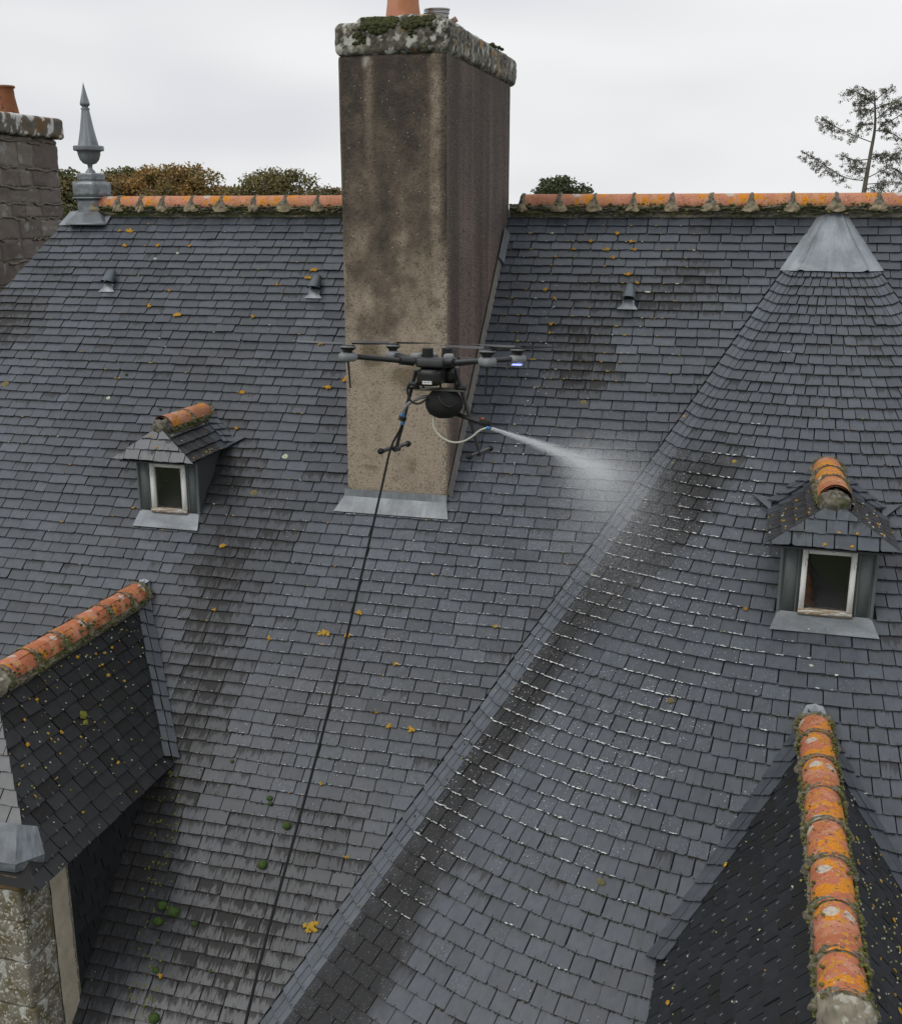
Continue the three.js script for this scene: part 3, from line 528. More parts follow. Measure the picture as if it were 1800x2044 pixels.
  const zg = grid(44, 14, (i, j) => {
    const u = mix(-VAL - 0.6, VAL + 0.6, i), L = mix(0.27, 1.1, j) + 0.004 * Math.cos(i * 9) * j; let h = 0.026 + 0.012 * (fb(i * 6, j * 4, 3, 401) - 0.5);
    for (const c of [0.24, 0.79]) h += 0.022 * Math.exp(-(((i - c - 0.05 * (j - 0.5) * (c < 0.5 ? -1 : 1)) / 0.018) ** 2)); return { p: coneMap(u, L, h) };
  }, [0.9, 0.8]);
  part(cone, 'lead_cap', zg, ZINC_PALE, { label: 'pale lead cap dressed over the top of the cone' });
}

// courses of small slates laid along a valley, lapping a dormer's flank
function valleyStrip(o, P0, P1, N, inward, cols, w, e, dark = 1, roofN = [0, cT, sT]) {
  const a = V3(...P0), b = V3(...P1), V = b.clone().sub(a), len = V.length(); V.normalize(); const n = V3(...N).normalize().multiplyScalar(0.62).addScaledVector(V3(...roofN), 0.38); n.addScaledVector(V, -n.dot(V)).normalize(); const U = n.clone().cross(V).normalize(), s = U.dot(V3(...inward)) > 0 ? 1 : -1;
  const base = frameMap(a, U, V), S = new SlateSet((u, v, h) => base(u - s * w * 0.75, v, h + 0.026 + w * 0.3)), rows = [];
  for (let v = e * 0.6, i = 0; v < len + e * 0.3; v += e, i++) { const us = [0]; for (let k = 1; k <= cols; k++) us.push(s * (w * k + (k < cols ? rr(-0.012, 0.012) : rr(-0.006, 0.006)))); rows.push({ v1: v, e, us: us.sort((x, y) => x - y), dv: (u) => -0.25 * Math.abs(u) }); }
  S.fill(rows, [], () => { const k = rr(0.92, 1.18) * dark; return { cat: 0, tone: [k * 0.96, k, k * 1.03] }; }); S.build(o, 'valley_slate', 80);
}

// ---------- big rendered chimney ----------
{
  const o = thing('chimney', 'tall rendered chimney stack with mossy cap rising through the main roof', 'chimney');
  const DK = [0.056, 0.045, 0.037], MID = [0.15, 0.118, 0.088], BE = [0.33, 0.275, 0.212];
  const frontMap = tex(512, 1536, (u, v) => {
    const w = u + 0.03 * (fb(u * 4, v * 9, 3, 601) - 0.5), n = fb(u * 5, v * 16, 4, 602), n2 = fb(u * 12, v * 46, 3, 603), st = fb(u * 22, v * 4, 3, 604);
    let t = sstep(0.92, 0.22, v + (n - 0.5) * 0.6); // soot and algae above, bare render below
    t = clamp(t * 0.95 + (n2 - 0.5) * 0.5 + 0.05);
    t = Math.max(t, sstep(0.1, 0.02, Math.abs(w - 0.885)) * 0.72 * (0.6 + 0.8 * (n2 - 0.1)), sstep(0.075, 0.01, Math.abs(w - 0.285)) * 0.6 * sstep(0.5, 0.95, v), sstep(0.06, 0.0, w) * 0.4 * sstep(0.5, 0.9, v));
    let c = t < 0.5 ? mixc(DK, MID, t * 2) : mixc(MID, BE, t * 2 - 1);
    const b1 = gauss(u, v, 0.25, 0.385, 0.13, 0.035) + 0.9 * gauss(u, v, 0.68, 0.335, 0.3, 0.03) + 0.55 * gauss(u, v, 0.62, 0.135, 0.12, 0.03) + 0.4 * gauss(u, v, 0.2, 0.13, 0.2, 0.02);
    c = mixc(c, [0.11, 0.085, 0.05], sstep(0.25, 0.8, b1 + (n2 - 0.5) * 0.7) * 0.75);
    c = mixc(c, [0.1, 0.08, 0.05], sstep(0.085, 0.06, v) * sstep(0.35, 0.6, n2) * 0.8);
    const edge = Math.max(sstep(0.14, 0.0, u), sstep(0.86, 1.0, u)), sp = fb(u * 95, v * 385, 3, 610), thr = 0.665 - 0.11 * edge * (0.6 + 0.8 * n) - 0.05 * sstep(0.3, 0.9, v) - 0.06 * st;
    c = mixc(c, [0.022, 0.02, 0.018], sstep(thr, thr + 0.1, sp) * 0.55);
    if (hash(Math.floor(u * 170), Math.floor(v * 640), 611) > 0.9985) c = [0.5, 0.48, 0.42];
    const white = sstep(0.1, 0.0, Math.hypot((u - 0.27) / 0.6, (v - 0.985) / 0.35)) * sstep(0.45, 0.6, n2); c = mixc(c, [0.4, 0.39, 0.35], white * 0.8);
    const k = 1 + 0.3 * (fb(u * 120, v * 480, 2, 612) - 0.5); return [c[0] * k, c[1] * k, c[2] * k];
  }, true, THREE.ClampToEdgeWrapping);
  const sideMap = tex(512, 1024, (u, v) => {
    const n = fb(u * 7, v * 9, 4, 621), s1 = fb(u * 17, v * 1.3, 3, 622), s2 = fb(u * 60, v * 3, 3, 623), f = fb(u * 130, v * 220, 2, 624);
    let c = mixc([0.08, 0.062, 0.053], [0.23, 0.17, 0.145], clamp(sstep(0.95, 0.1, v) * 0.8 + (s1 - 0.5) * 0.9 + (n - 0.5) * 0.6 + (s2 - 0.5) * 0.18));
    c = mixc(c, [0.06, 0.047, 0.041], clamp(sstep(0.1, 0.03, Math.abs(u - 0.1)) * 0.6 + sstep(0.07, 0.01, Math.abs(u - 0.5)) * 0.6 * (0.5 + n)));
    c = mixc(c, [0.025, 0.023, 0.022], sstep(0.64, 0.74, f) * 0.7); c = mixc(c, [0.3, 0.26, 0.2], sstep(0.03, 0.0, u) * 0.35);
    if (hash(Math.floor(u * 400), Math.floor(v * 640), 625) > 0.9985) c = [0.5, 0.48, 0.44];
    const k = 1 + 0.35 * (fb(u * 200, v * 330, 2, 626) - 0.5); return [c[0] * k, c[1] * k, c[2] * k];
  }, true, THREE.ClampToEdgeWrapping);
  const rb = tex(512, 1024, (u, v) => clamp(fb(u * 110, v * 440, 3, 631) * 0.75 + 0.35 * fb(u * 12, v * 40, 3, 632) - 0.05), false);
  const fm = std({ map: frontMap, bumpMap: rb, bumpScale: 0.006, roughness: 0.95 }), sm_ = std({ map: sideMap, bumpMap: rb, bumpScale: 0.01, roughness: 0.95 });
  const g = roundBox(0.99, 4.16, 2.5, 0.028, 30, 90, 40), p = g.attributes.position;
  for (let i = 0; i < p.count; i++) { const x = p.getX(i), y = p.getY(i), z = p.getZ(i), k = 0.008 * (fb3(x * 3, y * 2, z * 3, 2, 640) - 0.5), fl = 0.012 * sstep(-0.6, -2, y); p.setXYZ(i, x * (1 + k + fl), y, z + k + (z > 0 ? fl : 0)); }
  g.translate(-3.117, 11.24, 1.24); part(o, 'stack', g, [sm_, sm_, sm_, sm_, fm, fm]);
  const capC = (x, y, z, nx, ny, nz) => {
    const q = fb3(x * 9, y * 9, z * 9, 3, 650), l = fb3(x * 19 + 5, y * (nx > 0.5 ? 8 : 19), z * 19, 4, 651), top = sstep(0.3, 0.9, ny);
    let c = mixc([0.045, 0.039, 0.031], [0.12, 0.105, 0.083], sstep(0.3, 0.7, q));
    c = mixc(c, [0.5, 0.5, 0.45], sstep(0.585, 0.625, l + 0.05 * top + 0.04 * (x < -3.4 ? 1 : 0)) * 0.85); c = mixc(c, [0.3, 0.31, 0.27], sstep(0.53, 0.6, fb3(x * 45, y * 45, z * 45, 3, 652)) * 0.6 * (x < -3.35 || x > -2.85 ? 1 : 0.5));
    return mixc(c, [0.33, 0.16, 0.02], sstep(0.76, 0.8, fb3(x * 10, y * 10, z * 10, 2, 655)) * 0.8);
  };
  const cap = roundBox(1.035, 0.27, 2.7, 0.06, 110, 30, 230); cap.translate(-3.112, 13.445, 1.17); part(o, 'cap_slab', lumpy(cap, 0.014, 14, 660, capC), VC);
  part(o, 'flaunching', lumpy((() => { const m = roundBox(0.8, 0.16, 2.4, 0.07, 30, 8, 70); m.translate(-3.11, 13.575, 1.12); return m; })(), 0.02, 6, 670, capC), VC);
  const ml = [];
  for (let i = 0; i < 620; i++) { const cl = R() < 0.55, x = cl ? rr(-3.38, -3.06) : rr(-3.02, -2.74), t = R(), y = 13.6 - t * (cl ? 0.15 : 0.22) * R() * 1.4, z = 2.47 + 0.05 * sstep(13.62, 13.52, y); if (fb(x * 11, y * 9, 3, 71) > 0.47 + 0.25 * sstep(13.55, 13.42, y)) ml.push([x, y, z, rr(0.008, 0.022), 1.2, 0.9]); }
  for (let i = 0; i < 40; i++) ml.push([rr(-3.45, -3.34), rr(13.4, 13.53), 2.515, rr(0.01, 0.022)]); for (let i = 0; i < 26; i++) ml.push([rr(-2.66, -2.58), 13.58, rr(0.55, 0.95), rr(0.012, 0.026)]);
  part(o, 'moss', mossLumps(ml, 700, 0.55), VC, { kind: 'stuff' });
  const pot = part(o, 'chimney_pot', lathe([[0.1, 0.6], [0.13, 0.62], [0.142, 0.6], [0.138, 0.5], [0.136, 0.3], [0.142, 0.15], [0.158, 0.02], [0.165, -0.04], [0.13, -0.04], [0.115, 0.3], [0.1, 0.6]], 36), TERRACOTTA); pot.position.set(-3.197, 13.66, 1.9);
  const pot2 = part(o, 'chimney_pot', lathe([[0.0, 0.06], [0.08, 0.065], [0.1, 0.05], [0.105, 0.03], [0.1, 0.02], [0.115, -0.02], [0.12, -0.1]], 28), std({ color: new THREE.Color(0.13, 0.065, 0.035), roughness: 0.8 }), { label: 'short brown pot behind the tall one' }); pot2.position.set(-3.17, 13.74, 1.3);
  const rings = []; for (let k = 0; k < 8; k++) { const t = new THREE.TorusGeometry(0.108 + 0.004 * (k % 2), 0.009, 6, 30); t.rotateX(Math.PI / 2 + 0.06); t.translate(0.003 * k, k * 0.0155, 0); rings.push(t); }
  const lid = new THREE.CylinderGeometry(0.1, 0.1, 0.1, 28); lid.translate(0, 0.05, 0); rings.push(lid);
  const fl = part(o, 'flue_liner', mergeGeometries(rings), STEEL, { label: 'ribbed steel flue liner end' }); fl.position.set(-2.99, 13.69, 1.6);
  const br = part(o, 'broken_tile', roundBox(0.1, 0.05, 0.06, 0.006, 2, 2, 2), std({ color: new THREE.Color(0.3, 0.2, 0.16), roughness: 0.9 })); br.position.set(-2.84, 13.7, 1.55); br.rotation.set(0.2, 0.4, 0.5);
  // flashings
  const ap = (pts) => pts.map(([x, s, h]) => mainMap(x, s, h));
  part(o, 'apron_flashing', mergeGeometries([slabPoly(ap([[-3.7, 3.8, 0.03], [-2.575, 3.8, 0.03], [-2.62, 3.63, 0.034], [-3.632, 3.63, 0.034]]), 0.004), slabPoly(ap([[-3.632, 3.63, 0.034], [-2.62, 3.63, 0.034], [-2.62, 3.575, 0.075], [-3.625, 3.575, 0.075]]), 0.004)]), ZINC);
  const strip = grid(60, 4, (i, j) => { const s = mix(0.3, 3.57, i), h = mix(0.0, 0.115, j) + 0.008 * (fb(s * 6, j, 2, 5) - 0.5); const q = mainMap(-2.605 + 0.02 * (1 - j), s, h), k = 0.75 + 0.5 * fb(s * 12, j * 2, 3, 6), w = j < 0.1 ? 1.8 : 1; return { p: q, c: [0.17 * k * w, 0.16 * k * w, 0.145 * k * w] }; });
  part(o, 'side_fillet', strip, VC, { label: 'pale mortar fillet along the roof' });
  part(o, 'side_soaker', slabPoly(ap([[-2.56, 0.72, 0.03], [-2.6, 0.72, 0.13], [-2.6, 0.32, 0.13], [-2.56, 0.32, 0.03]]), 0.006), ZINC);
}

// ---------- granite chimney at the far left ----------
{
  const o = thing('stone_chimney', 'weathered granite chimney with slab cap at the left edge', 'chimney');
  const X = -9.5, x0 = -10.35, z0 = -1.95, z1 = -0.1, stoneC = (sd) => (x, y, z) => { const q = fb3(x * 11, y * 11, z * 11, 3, sd), k = 0.75 + 0.5 * fb3(x * 60, y * 60, z * 60, 2, sd + 1), t = hash(sd, 5, 5); return mixc(mixc([0.115 * k, 0.093 * k, 0.082 * k], [0.19 * k, 0.165 * k, 0.145 * k], t), [0.27, 0.28, 0.26], sstep(0.64, 0.7, q) * 0.7); };
  part(o, 'core', lumpy((() => { const g = roundBox(X - x0 - 0.02, 5.2, z1 - z0 - 0.02, 0.02, 14, 120, 50); g.translate((X + x0) / 2, 10.4, (z0 + z1) / 2); return g; })(), 0.008, 12, 801, (x, y, z) => { const k = 0.7 + 0.6 * fb3(x * 20, y * 20, z * 20, 3, 802); return [0.135 * k, 0.117 * k, 0.1 * k]; }), VC, { label: 'rough mortar between the granite blocks' });
  let y = 9.9, row = 0; const beds = [];
  while (y < 12.98) {
    const h = Math.min(rr(0.18, 0.36), 13.0 - y); let z = z0 - 0.01, first = true;
    while (z < z1 - 0.05) {
      const l = Math.min(rr(0.25, 0.62), z1 + 0.01 - z), sd = 810 + row * 31 + Math.floor((z + 3) * 17), g = roundBox(0.06, Math.max(0.06, h - rr(0.0, 0.05)), Math.max(0.06, l - rr(0.0, 0.05)), 0.02, 3, 12, 16);
      g.rotateX(rr(-0.09, 0.09)); g.translate(X - 0.03 + rr(-0.006, 0.006), y + h / 2, z + l / 2); part(o, 'granite_block', lumpy(g, 0.022, 9, sd, stoneC(sd)), VC); z += l; first = false;
    }
    y += h; row++; beds.push(y);
  }
  // pointing squeezed out of the bed joints
  const smear = []; for (const yy of beds) for (let za = z0 + rr(0, 0.2); za < z1 - 0.2; ) { const zb = Math.min(z1, za + rr(0.25, 0.8)), pts = []; for (let i = 0; i <= 6; i++) pts.push(V3(X + 0.003, yy + rr(-0.024, 0.024), mix(za, zb, i / 6))); smear.push(tube(pts, rr(0.008, 0.014), 26, 5)); za = zb + rr(0.02, 0.3); }
  part(o, 'pointing', lumpy(mergeGeometries(smear), 0.006, 40, 850, (x, y2, z) => { const k = 0.7 + 0.6 * fb3(x * 30, y2 * 30, z * 30, 2, 851); return [0.15 * k, 0.13 * k, 0.11 * k]; }), VC, { kind: 'stuff' });
  const cap = roundBox(0.95, 0.27, 2.02, 0.05, 20, 18, 110); cap.translate(-9.89, 13.14, -1.02);
  part(o, 'cap_slab', lumpy(cap, 0.014, 9, 861, (x, yy, z, nx, ny) => { const q = fb3(x * 12, yy * 8, z * 12, 3, 862), b = fb3(x * 6, yy * 6, z * 6, 3, 863); let c = mixc([0.075, 0.068, 0.055], [0.16, 0.15, 0.125], q); c = mixc(c, [0.14, 0.075, 0.025], sstep(0.52, 0.62, b) * 0.8); return mixc(c, [0.52, 0.52, 0.5], sstep(0.56 - 0.04 * ny, 0.62, q)); }), VC);
  const pot = part(o, 'chimney_pot', lathe([[0.08, 0.36], [0.115, 0.36], [0.12, 0.335], [0.098, 0.325], [0.105, 0.22], [0.145, 0.0], [0.16, -0.04]], 30), std({ map: tileTexture(990, 0.5), color: new THREE.Color(0.45, 0.38, 0.28), roughness: 0.9 })); pot.position.set(-9.67, 13.27, -1.18);
}

// ---------- zinc finial on the ridge end ----------
{
  const o = thing('roof_finial', 'grey zinc spire finial on the left end of the ridge', 'finial'); o.position.set(-7.74, 0, 0.0);
  const sq = (h, y0, y1, b = 0.008) => { const g = roundBox(h * 2, y1 - y0, h * 2, b, 4, 4, 4); g.translate(0, (y0 + y1) / 2, 0); return g; };
  const dent = (g, s) => { const p = g.attributes.position; for (let i = 0; i < p.count; i++) { const k = 1 + 0.02 * (fb3(p.getX(i) * 14, p.getY(i) * 14, p.getZ(i) * 14, 2, s) - 0.5); p.setX(i, p.getX(i) * k); p.setZ(i, p.getZ(i) * k); } g.computeVertexNormals(); return g; };
  const sp = part(o, 'spire', dent(lathe([[0.001, 13.49], [0.03, 13.36], [0.055, 13.265], [0.058, 13.25], [0.052, 13.235], [0.036, 13.222], [0.036, 13.21], [0.05, 13.205], [0.052, 13.195], [0.044, 13.185], [0.05, 13.15], [0.078, 12.98], [0.105, 12.85], [0.12, 12.785]], 24), 1), ZINC);
  part(o, 'bowl', dent(lathe([[0.12, 12.786], [0.172, 12.782], [0.176, 12.775], [0.176, 12.735], [0.17, 12.728], [0.15, 12.726], [0.132, 12.716], [0.128, 12.68], [0.11, 12.625], [0.075, 12.585], [0.03, 12.57], [0.026, 12.53], [0.035, 12.515], [0.055, 12.495], [0.06, 12.475]], 30), 2), ZINC);
  part(o, 'pedestal', mergeGeometries([sq(0.118, 12.385, 12.475), sq(0.125, 12.375, 12.387), sq(0.16, 12.2, 12.377), sq(0.172, 12.178, 12.2), sq(0.132, 11.99, 12.18)]), ZINC);
  const sk = [[0.145, 12.03], [0.15, 12.02], [0.235, 11.905], [0.242, 11.895], [0.24, 11.88]], c4 = new THREE.LatheGeometry(sk.map(([r, y]) => new THREE.Vector2(r * 1.414, y)), 4); c4.rotateY(Math.PI / 4); part(o, 'skirt', c4, ZINC);
  const ap = slabPoly([[-8.13, 0.2], [-7.5, 0.2], [-7.46, -0.02], [-8.06, -0.02]].map(([x, s]) => { const q = mainMap(x, s, 0.03); return [q[0] + 7.74, q[1], q[2]]; }), 0.005); part(o, 'apron', ap, ZINC_PALE);
}

// ---------- roof vents ----------
for (const [x, s, lab] of [[-7.11, 1.2, 'small zinc roof vent below the finial'], [-4.58, 1.23, 'small zinc roof vent just left of the rendered chimney'], [-1.206, 1.285, 'small zinc roof vent between the chimney and the conical roof']]) {
  const o = thing('roof_vent', lab, 'vent', 'zinc hood vents on the main slope'), mm = (a, b, h) => mainMap(x + a, s + b, h);
  const hood = (ro) => grid(20, 8, (i, j) => { const an = mix(-105, 105, i) * Math.PI / 180, r = (mix(0.034, 0.07, Math.pow(j, 0.6)) - ro) * (j < 0.01 ? 0.5 : 1); return { p: mm(Math.sin(an) * r, mix(-0.29, -0.09 + 0.03 * Math.cos(an), j), 0.03 + mix(0.03, 0.05, j) + Math.cos(an) * r) }; }, [0.4, 0.3]);
  part(o, 'hood', mergeGeometries([hood(0), hood(0.004)]), ZINC_DARK);
  part(o, 'flange', grid(12, 6, (i, j) => { const w = mix(0.06, 0.1, sstep(0.4, 1, j)); return { p: mm((i * 2 - 1) * w, mix(-0.1, 0.01, j), 0.03 + 0.02 * (1 - j) * (1 - (i * 2 - 1) ** 2)) }; }, [0.4, 0.3]), ZINC_PALE);
  part(o, 'throat', slabPoly([mm(-0.05, -0.1, 0.028), mm(0.05, -0.1, 0.028), mm(0.03, -0.17, 0.12), mm(-0.03, -0.17, 0.12)], 0.003), DECK);  // dark sheet put in for the shade inside the hood opening
}

// ---------- small zinc-fronted dormers ----------
const darkTone = (k, w = 0) => [k * (0.4 + w), k * (0.4 + w * 0.9), k * (0.4 + w * 0.75)];
function smallDormer(label, d) {
  const o = thing('dormer_window', label, 'dormer', 'small hipped dormers with white windows'), { ax, zf, hw, yb, yt, ye, ze, he, ya, zh, zAt } = d;
  // slate faces
  const face = (O, U, V, rows, clips, style, name, most) => { const S = new SlateSet(frameMap(O, U, V)); S.fill(rows, clips, style); S.build(o, 'slate', most); return S; };
  const zb = zAt(ax, ya), L = Math.hypot(he, ya - ye), e = 0.112;
  for (const sg of [1, -1]) {
    const V = V3(sg * he, ye - ya, 0).normalize(), U = V3(0, 0, -sg), O = V3(ax, ya, 0), zE = zAt(ax + sg * he, ye);
    const uOf = (z) => -sg * z; // along U
    const uH0 = uOf(zh), uHE = uOf(ze), uB0 = uOf(zb - 0.03), uBE = uOf(zE - 0.03);
    // half planes through (uH0,0)-(uHE,L) and (uB0,0)-(uBE,L)
    const hp = (ua, ub, keepLess) => { const dx = ub - ua; const s = keepLess ? 1 : -1; return [s, -s * dx / L, s * ua]; };
    const front = hp(uH0, uHE, sg === -1), back = hp(uB0, uBE, sg === 1);
    const mn = Math.min(uHE, uBE, uB0, uH0) - 0.1, mx = Math.max(uHE, uBE, uB0, uH0) + 0.1, nr = Math.ceil(L / e), rows = [];
    for (let i = 0; i < nr; i++) {
      const v1 = L + 0.012 - (nr - 1 - i) * e, us = [], vb = mix(uB0, uBE, clamp(v1 / L)), w = 0.17; let u = mn + (i % 2) * w * 0.5; while (u < mx) { us.push(u); const nearB = Math.abs(u - vb) < 0.26; u += (nearB ? 0.085 : w) * rr(0.94, 1.06); }
      us.push(mx + 0.1); rows.push({ v1, e, us });
    }
    const S = face(O, U, V, rows, [front, back, [0, 1, L + 0.02]], (u, v) => { const vb = mix(uB0, uBE, clamp(v / L)), nb = Math.abs(u - vb) < 0.24; const k = rr(0.85, 1.15); return { cat: nb ? 0 : 2, tone: nb ? [k * 0.95, k, k * 1.04] : [k * 0.62, k * 0.62, k * 0.62] }; }, 'slate', 60);
    part(o, 'roof_deck', slabPoly([[ax, ya - 0.006, zh], [ax + sg * he, ye - 0.006, ze - 0.01], [ax + sg * he, ye - 0.006, zE - 0.05], [ax, ya - 0.006, zb - 0.05]], sg * 0.012), DECK);
    { const yv = (t) => mix(ya - 0.03, ye, t), pt = (t) => { const x = ax + sg * mix(0.03 * he / (ya - ye), he, t), y = yv(t); return [x, y, zAt(x, y) + 0.02]; }; valleyStrip(o, pt(0.12), pt(1), [sg * (ya - ye), he, 0], [0, 0, 1], 2, 0.062, 0.1, 1, d.roofN(sg)); }
    const G = new Growth(frameMap(O, U, V)); for (let i = 0; i < 26; i++) { const v = L - e * Math.floor(R() * nr) + 0.01, t = R(), u = mix(mix(uH0, uHE, v / L), mix(uB0, uBE, v / L), t * 0.7 + 0.05); if (v > 0.1) G.blob(u, v - rr(0, 0.05), rr(0.006, 0.018), rr(0.005, 0.012), 0.018, 0.025, R() < 0.5 ? ORANGE : R() < 0.6 ? OCHRE : PALE, 9, 0.4); } G.build(o, 'lichen');
    // cheek
    const xs = ax + sg * hw, zc = zAt(xs, yb), zt = zAt(xs, yt);
    part(o, 'cheek', slabPoly(sg > 0 ? [[xs, yb - 0.05, zf], [xs, yb - 0.05, zc - 0.1], [xs, yt + 0.06, zt - 0.1], [xs, yt + 0.06, zf]] : [[xs, yb - 0.05, zf], [xs, yt + 0.06, zf], [xs, yt + 0.06, zt - 0.1], [xs, yb - 0.05, zc - 0.1]], 0.02), std({ color: new THREE.Color(0.06, 0.065, 0.07), roughness: 0.65 }));
    const corner = rod([xs + sg * 0.008, yb - 0.02, zf + 0.002], [xs + sg * 0.008, yt + 0.05, zf + 0.002], 0.014, 0.014, 10); part(o, 'corner_trim', corner, PAINT_GREY);
    // upturned eave piece against the roof
    part(o, 'eave_slate', slabPoly([[ax + sg * (he - 0.01), ye + 0.004, zE + 0.1], [ax + sg * (he + 0.15), ye + 0.085, zAt(ax + sg * (he + 0.15), ye + 0.085) + 0.035], [ax + sg * (he - 0.012), ye + 0.075, zAt(ax + sg * (he - 0.012), ye + 0.075) + 0.045]], 0.008), std({ map: zincMap, color: new THREE.Color(0.42, 0.43, 0.46), roughness: 0.6 }));
  }
  // front hip
  {
    const V = V3(0, ye - ya, ze - zh), Lh = V.length(); V.normalize(); const U = V3(1, 0, 0), O = V3(ax, ya, zh);
    const rows = []; for (let i = 0; i < 3; i++) { const v1 = Lh + 0.012 - (2 - i) * 0.108, us = []; for (let u = -0.6 + (i % 2) * 0.08; u < 0.7; u += 0.155 * rr(0.95, 1.05)) us.push(u); rows.push({ v1, e: 0.108, us }); }
    const S = face(O, U, V, rows, [[1, -he / Lh, 0.012], [-1, -he / Lh, 0.012], [0, 1, Lh + 0.02]], () => { const k = rr(0.85, 1.1); return { cat: R() < 0.2 ? 1 : 0, tone: [k * 0.92, k, k * 1.06] }; }, 'slate', 60);
    part(o, 'hip_deck', slabPoly([[ax, ya, zh - 0.004], [ax - he, ye, ze - 0.006], [ax + he, ye, ze - 0.006]], 0.015), DECK);
    const G = new Growth(frameMap(O, U, V)); for (const [u, v] of d.hipLichen) G.blob(u, v * Lh, 0.016, 0.014, 0.018, 0.027, ORANGE, 12, 0.3); for (let i = 0; i < 9; i++) G.blob(rr(-0.25, 0.25), Lh - 0.108 * Math.floor(R() * 2), rr(0.004, 0.01), 0.004, 0.019, 0.025, R() < 0.5 ? OCHRE : PALE, 7, 0.4); G.build(o, 'lichen');
  }
  // ridge tiles with mortar
  const tr = d.tr, ty = ya - 0.008, z1 = zh - 0.09, n = d.tiles, z0 = zb + 0.06;
  for (let i = 0; i < n; i++) { const a = mix(z0, z1, i / n), b = mix(z0, z1, (i + 1) / n); part(o, 'ridge_tile', barrel([ax, ty, a], [ax, ty + 0.003, b + 0.012], tr * 0.96, tr * 1.03, UPV, 88), d.tileMats[i % d.tileMats.length]); part(o, 'mortar_joint', collar([ax, ty - 0.004, i ? a : a - 0.01], [0, 0, 1], tr - 0.004, 0.016, 0.028, d.mossy, 96, 0.25), VC); }
  const hump = new THREE.SphereGeometry(1, 54, 36); hump.scale(tr + 0.002, tr * 0.86, 0.115); hump.translate(ax, ty - 0.016, zh - 0.075);
  part(o, 'mortar_end', lumpy(hump, 0.03, 20, 900 + n, (x, y, z) => mixc(mixc([0.045, 0.042, 0.035], [0.17, 0.15, 0.12], sstep(0.25, 0.75, fb3(x * 50, y * 50, z * 50, 3, 901))), [0.05, 0.06, 0.012], sstep(0.55, 0.7, fb3(x * 14, y * 14, z * 14, 2, 903)) * d.mossy)), VC);
  for (const sg of [1, -1]) part(o, 'mortar_bed', bed([ax, ty, z0 - 0.02], [ax, ty, z1 + 0.04], [[tr - 0.006, 0.005], [tr + 0.006, -0.02], [tr + 0.008, -0.05], [tr - 0.01, -0.085]], [sg, 0, 0], d.mossy, 910 + sg + n * 5, 0.5), VC);
  const ml = []; for (let i = 0; i < 110; i++) { const sg = R() < 0.65 ? d.mossSide : -d.mossSide; ml.push([ax + sg * rr(tr - 0.002, tr + 0.016), ty - rr(0.0, 0.06), rr(z0, z1), rr(0.005, 0.012)]); } part(o, 'moss', mossLumps(ml, 930 + n * 40), VC, { kind: 'stuff' });
  // lead saddle at the back of the ridge
  part(o, 'lead_saddle', mergeGeometries([1, -1].map((sg) => slabPoly([[ax, ya + 0.075, zAt(ax, ya + 0.07) + 0.02], [ax + sg * 0.045, ya + 0.065, zAt(ax, ya + 0.06) + 0.035], [ax + sg * 0.15, ya - 0.07, zAt(ax + sg * 0.15, ya - 0.07) + 0.045], [ax + sg * 0.115, ya - 0.06, zb + 0.17], [ax, ya + 0.02, zb + 0.12]], 0.003))), ZINC_PALE);
  // front: zinc panels either side of the window, head, apron
  const ww = d.ww / 2, wx = d.wx;
  part(o, 'front_panel', roundBox(hw - ww + wx - ax, yt - yb + 0.1, 0.03, 0.003, 1, 1, 1).translate((ax - hw + wx - ww) / 2, (yb + yt) / 2, zf - 0.014), PAINT_GREY);
  part(o, 'front_panel', roundBox(ax + hw - wx - ww, yt - yb + 0.1, 0.03, 0.003, 1, 1, 1).translate((ax + hw + wx + ww) / 2, (yb + yt) / 2, zf - 0.014), PAINT_GREY);
  for (const q of [-1, 1]) part(o, 'panel_seam', box(wx + q * (ww + 0.022) - 0.004, wx + q * (ww + 0.022) + 0.004, yb, yt, zf, zf + 0.006), PAINT_GREY);
  part(o, 'head_board', box(wx - ww, wx + ww, d.wt, yt + 0.09, zf - 0.03, zf), PAINT_GREY);
  part(o, 'soffit', slabPoly([[ax - he + 0.02, ye - 0.03, ze - 0.03], [ax - he + 0.02, ye - 0.03, zf - 0.02], [ax + he - 0.02, ye - 0.03, zf - 0.02], [ax + he - 0.02, ye - 0.03, ze - 0.03]], -0.012), std({ color: new THREE.Color(0.05, 0.055, 0.055), roughness: 0.8 }));
  part(o, 'upstand', box(ax - hw, ax + hw, yb - 0.035, d.wb, zf - 0.02, zf + 0.004), ZINC);
  const sb = d.sill; part(o, 'sill_flashing', slabPoly([[ax - hw - 0.01, yb + 0.03, zf + 0.004], [sb.xl, sb.y + 0.026, sb.z + 0.026], [sb.xr, sb.y + 0.026, sb.z + 0.026], [ax + hw + 0.01, yb + 0.03, zf + 0.004]], 0.004), d.sillMat);
  // window
  const w = new THREE.Group(); w.name = 'window'; o.add(w); const f = d.fw, X0 = wx - ww, X1 = wx + ww;
  part(w, 'frame_stile', roundBox(f, d.wt - d.wb, 0.045, 0.006, 1, 1, 1).translate(X0 + f / 2, (d.wt + d.wb) / 2, zf + 0.002), WHITE_PAINT);
  part(w, 'frame_stile', roundBox(f, d.wt - d.wb, 0.045, 0.006, 1, 1, 1).translate(X1 - f / 2, (d.wt + d.wb) / 2, zf + 0.002), WHITE_PAINT);
  part(w, 'frame_head', roundBox(d.ww - 2 * f + 0.004, f * 0.75, 0.043, 0.005, 1, 1, 1).translate(wx, d.wt - f * 0.375, zf + 0.001), WHITE_PAINT);
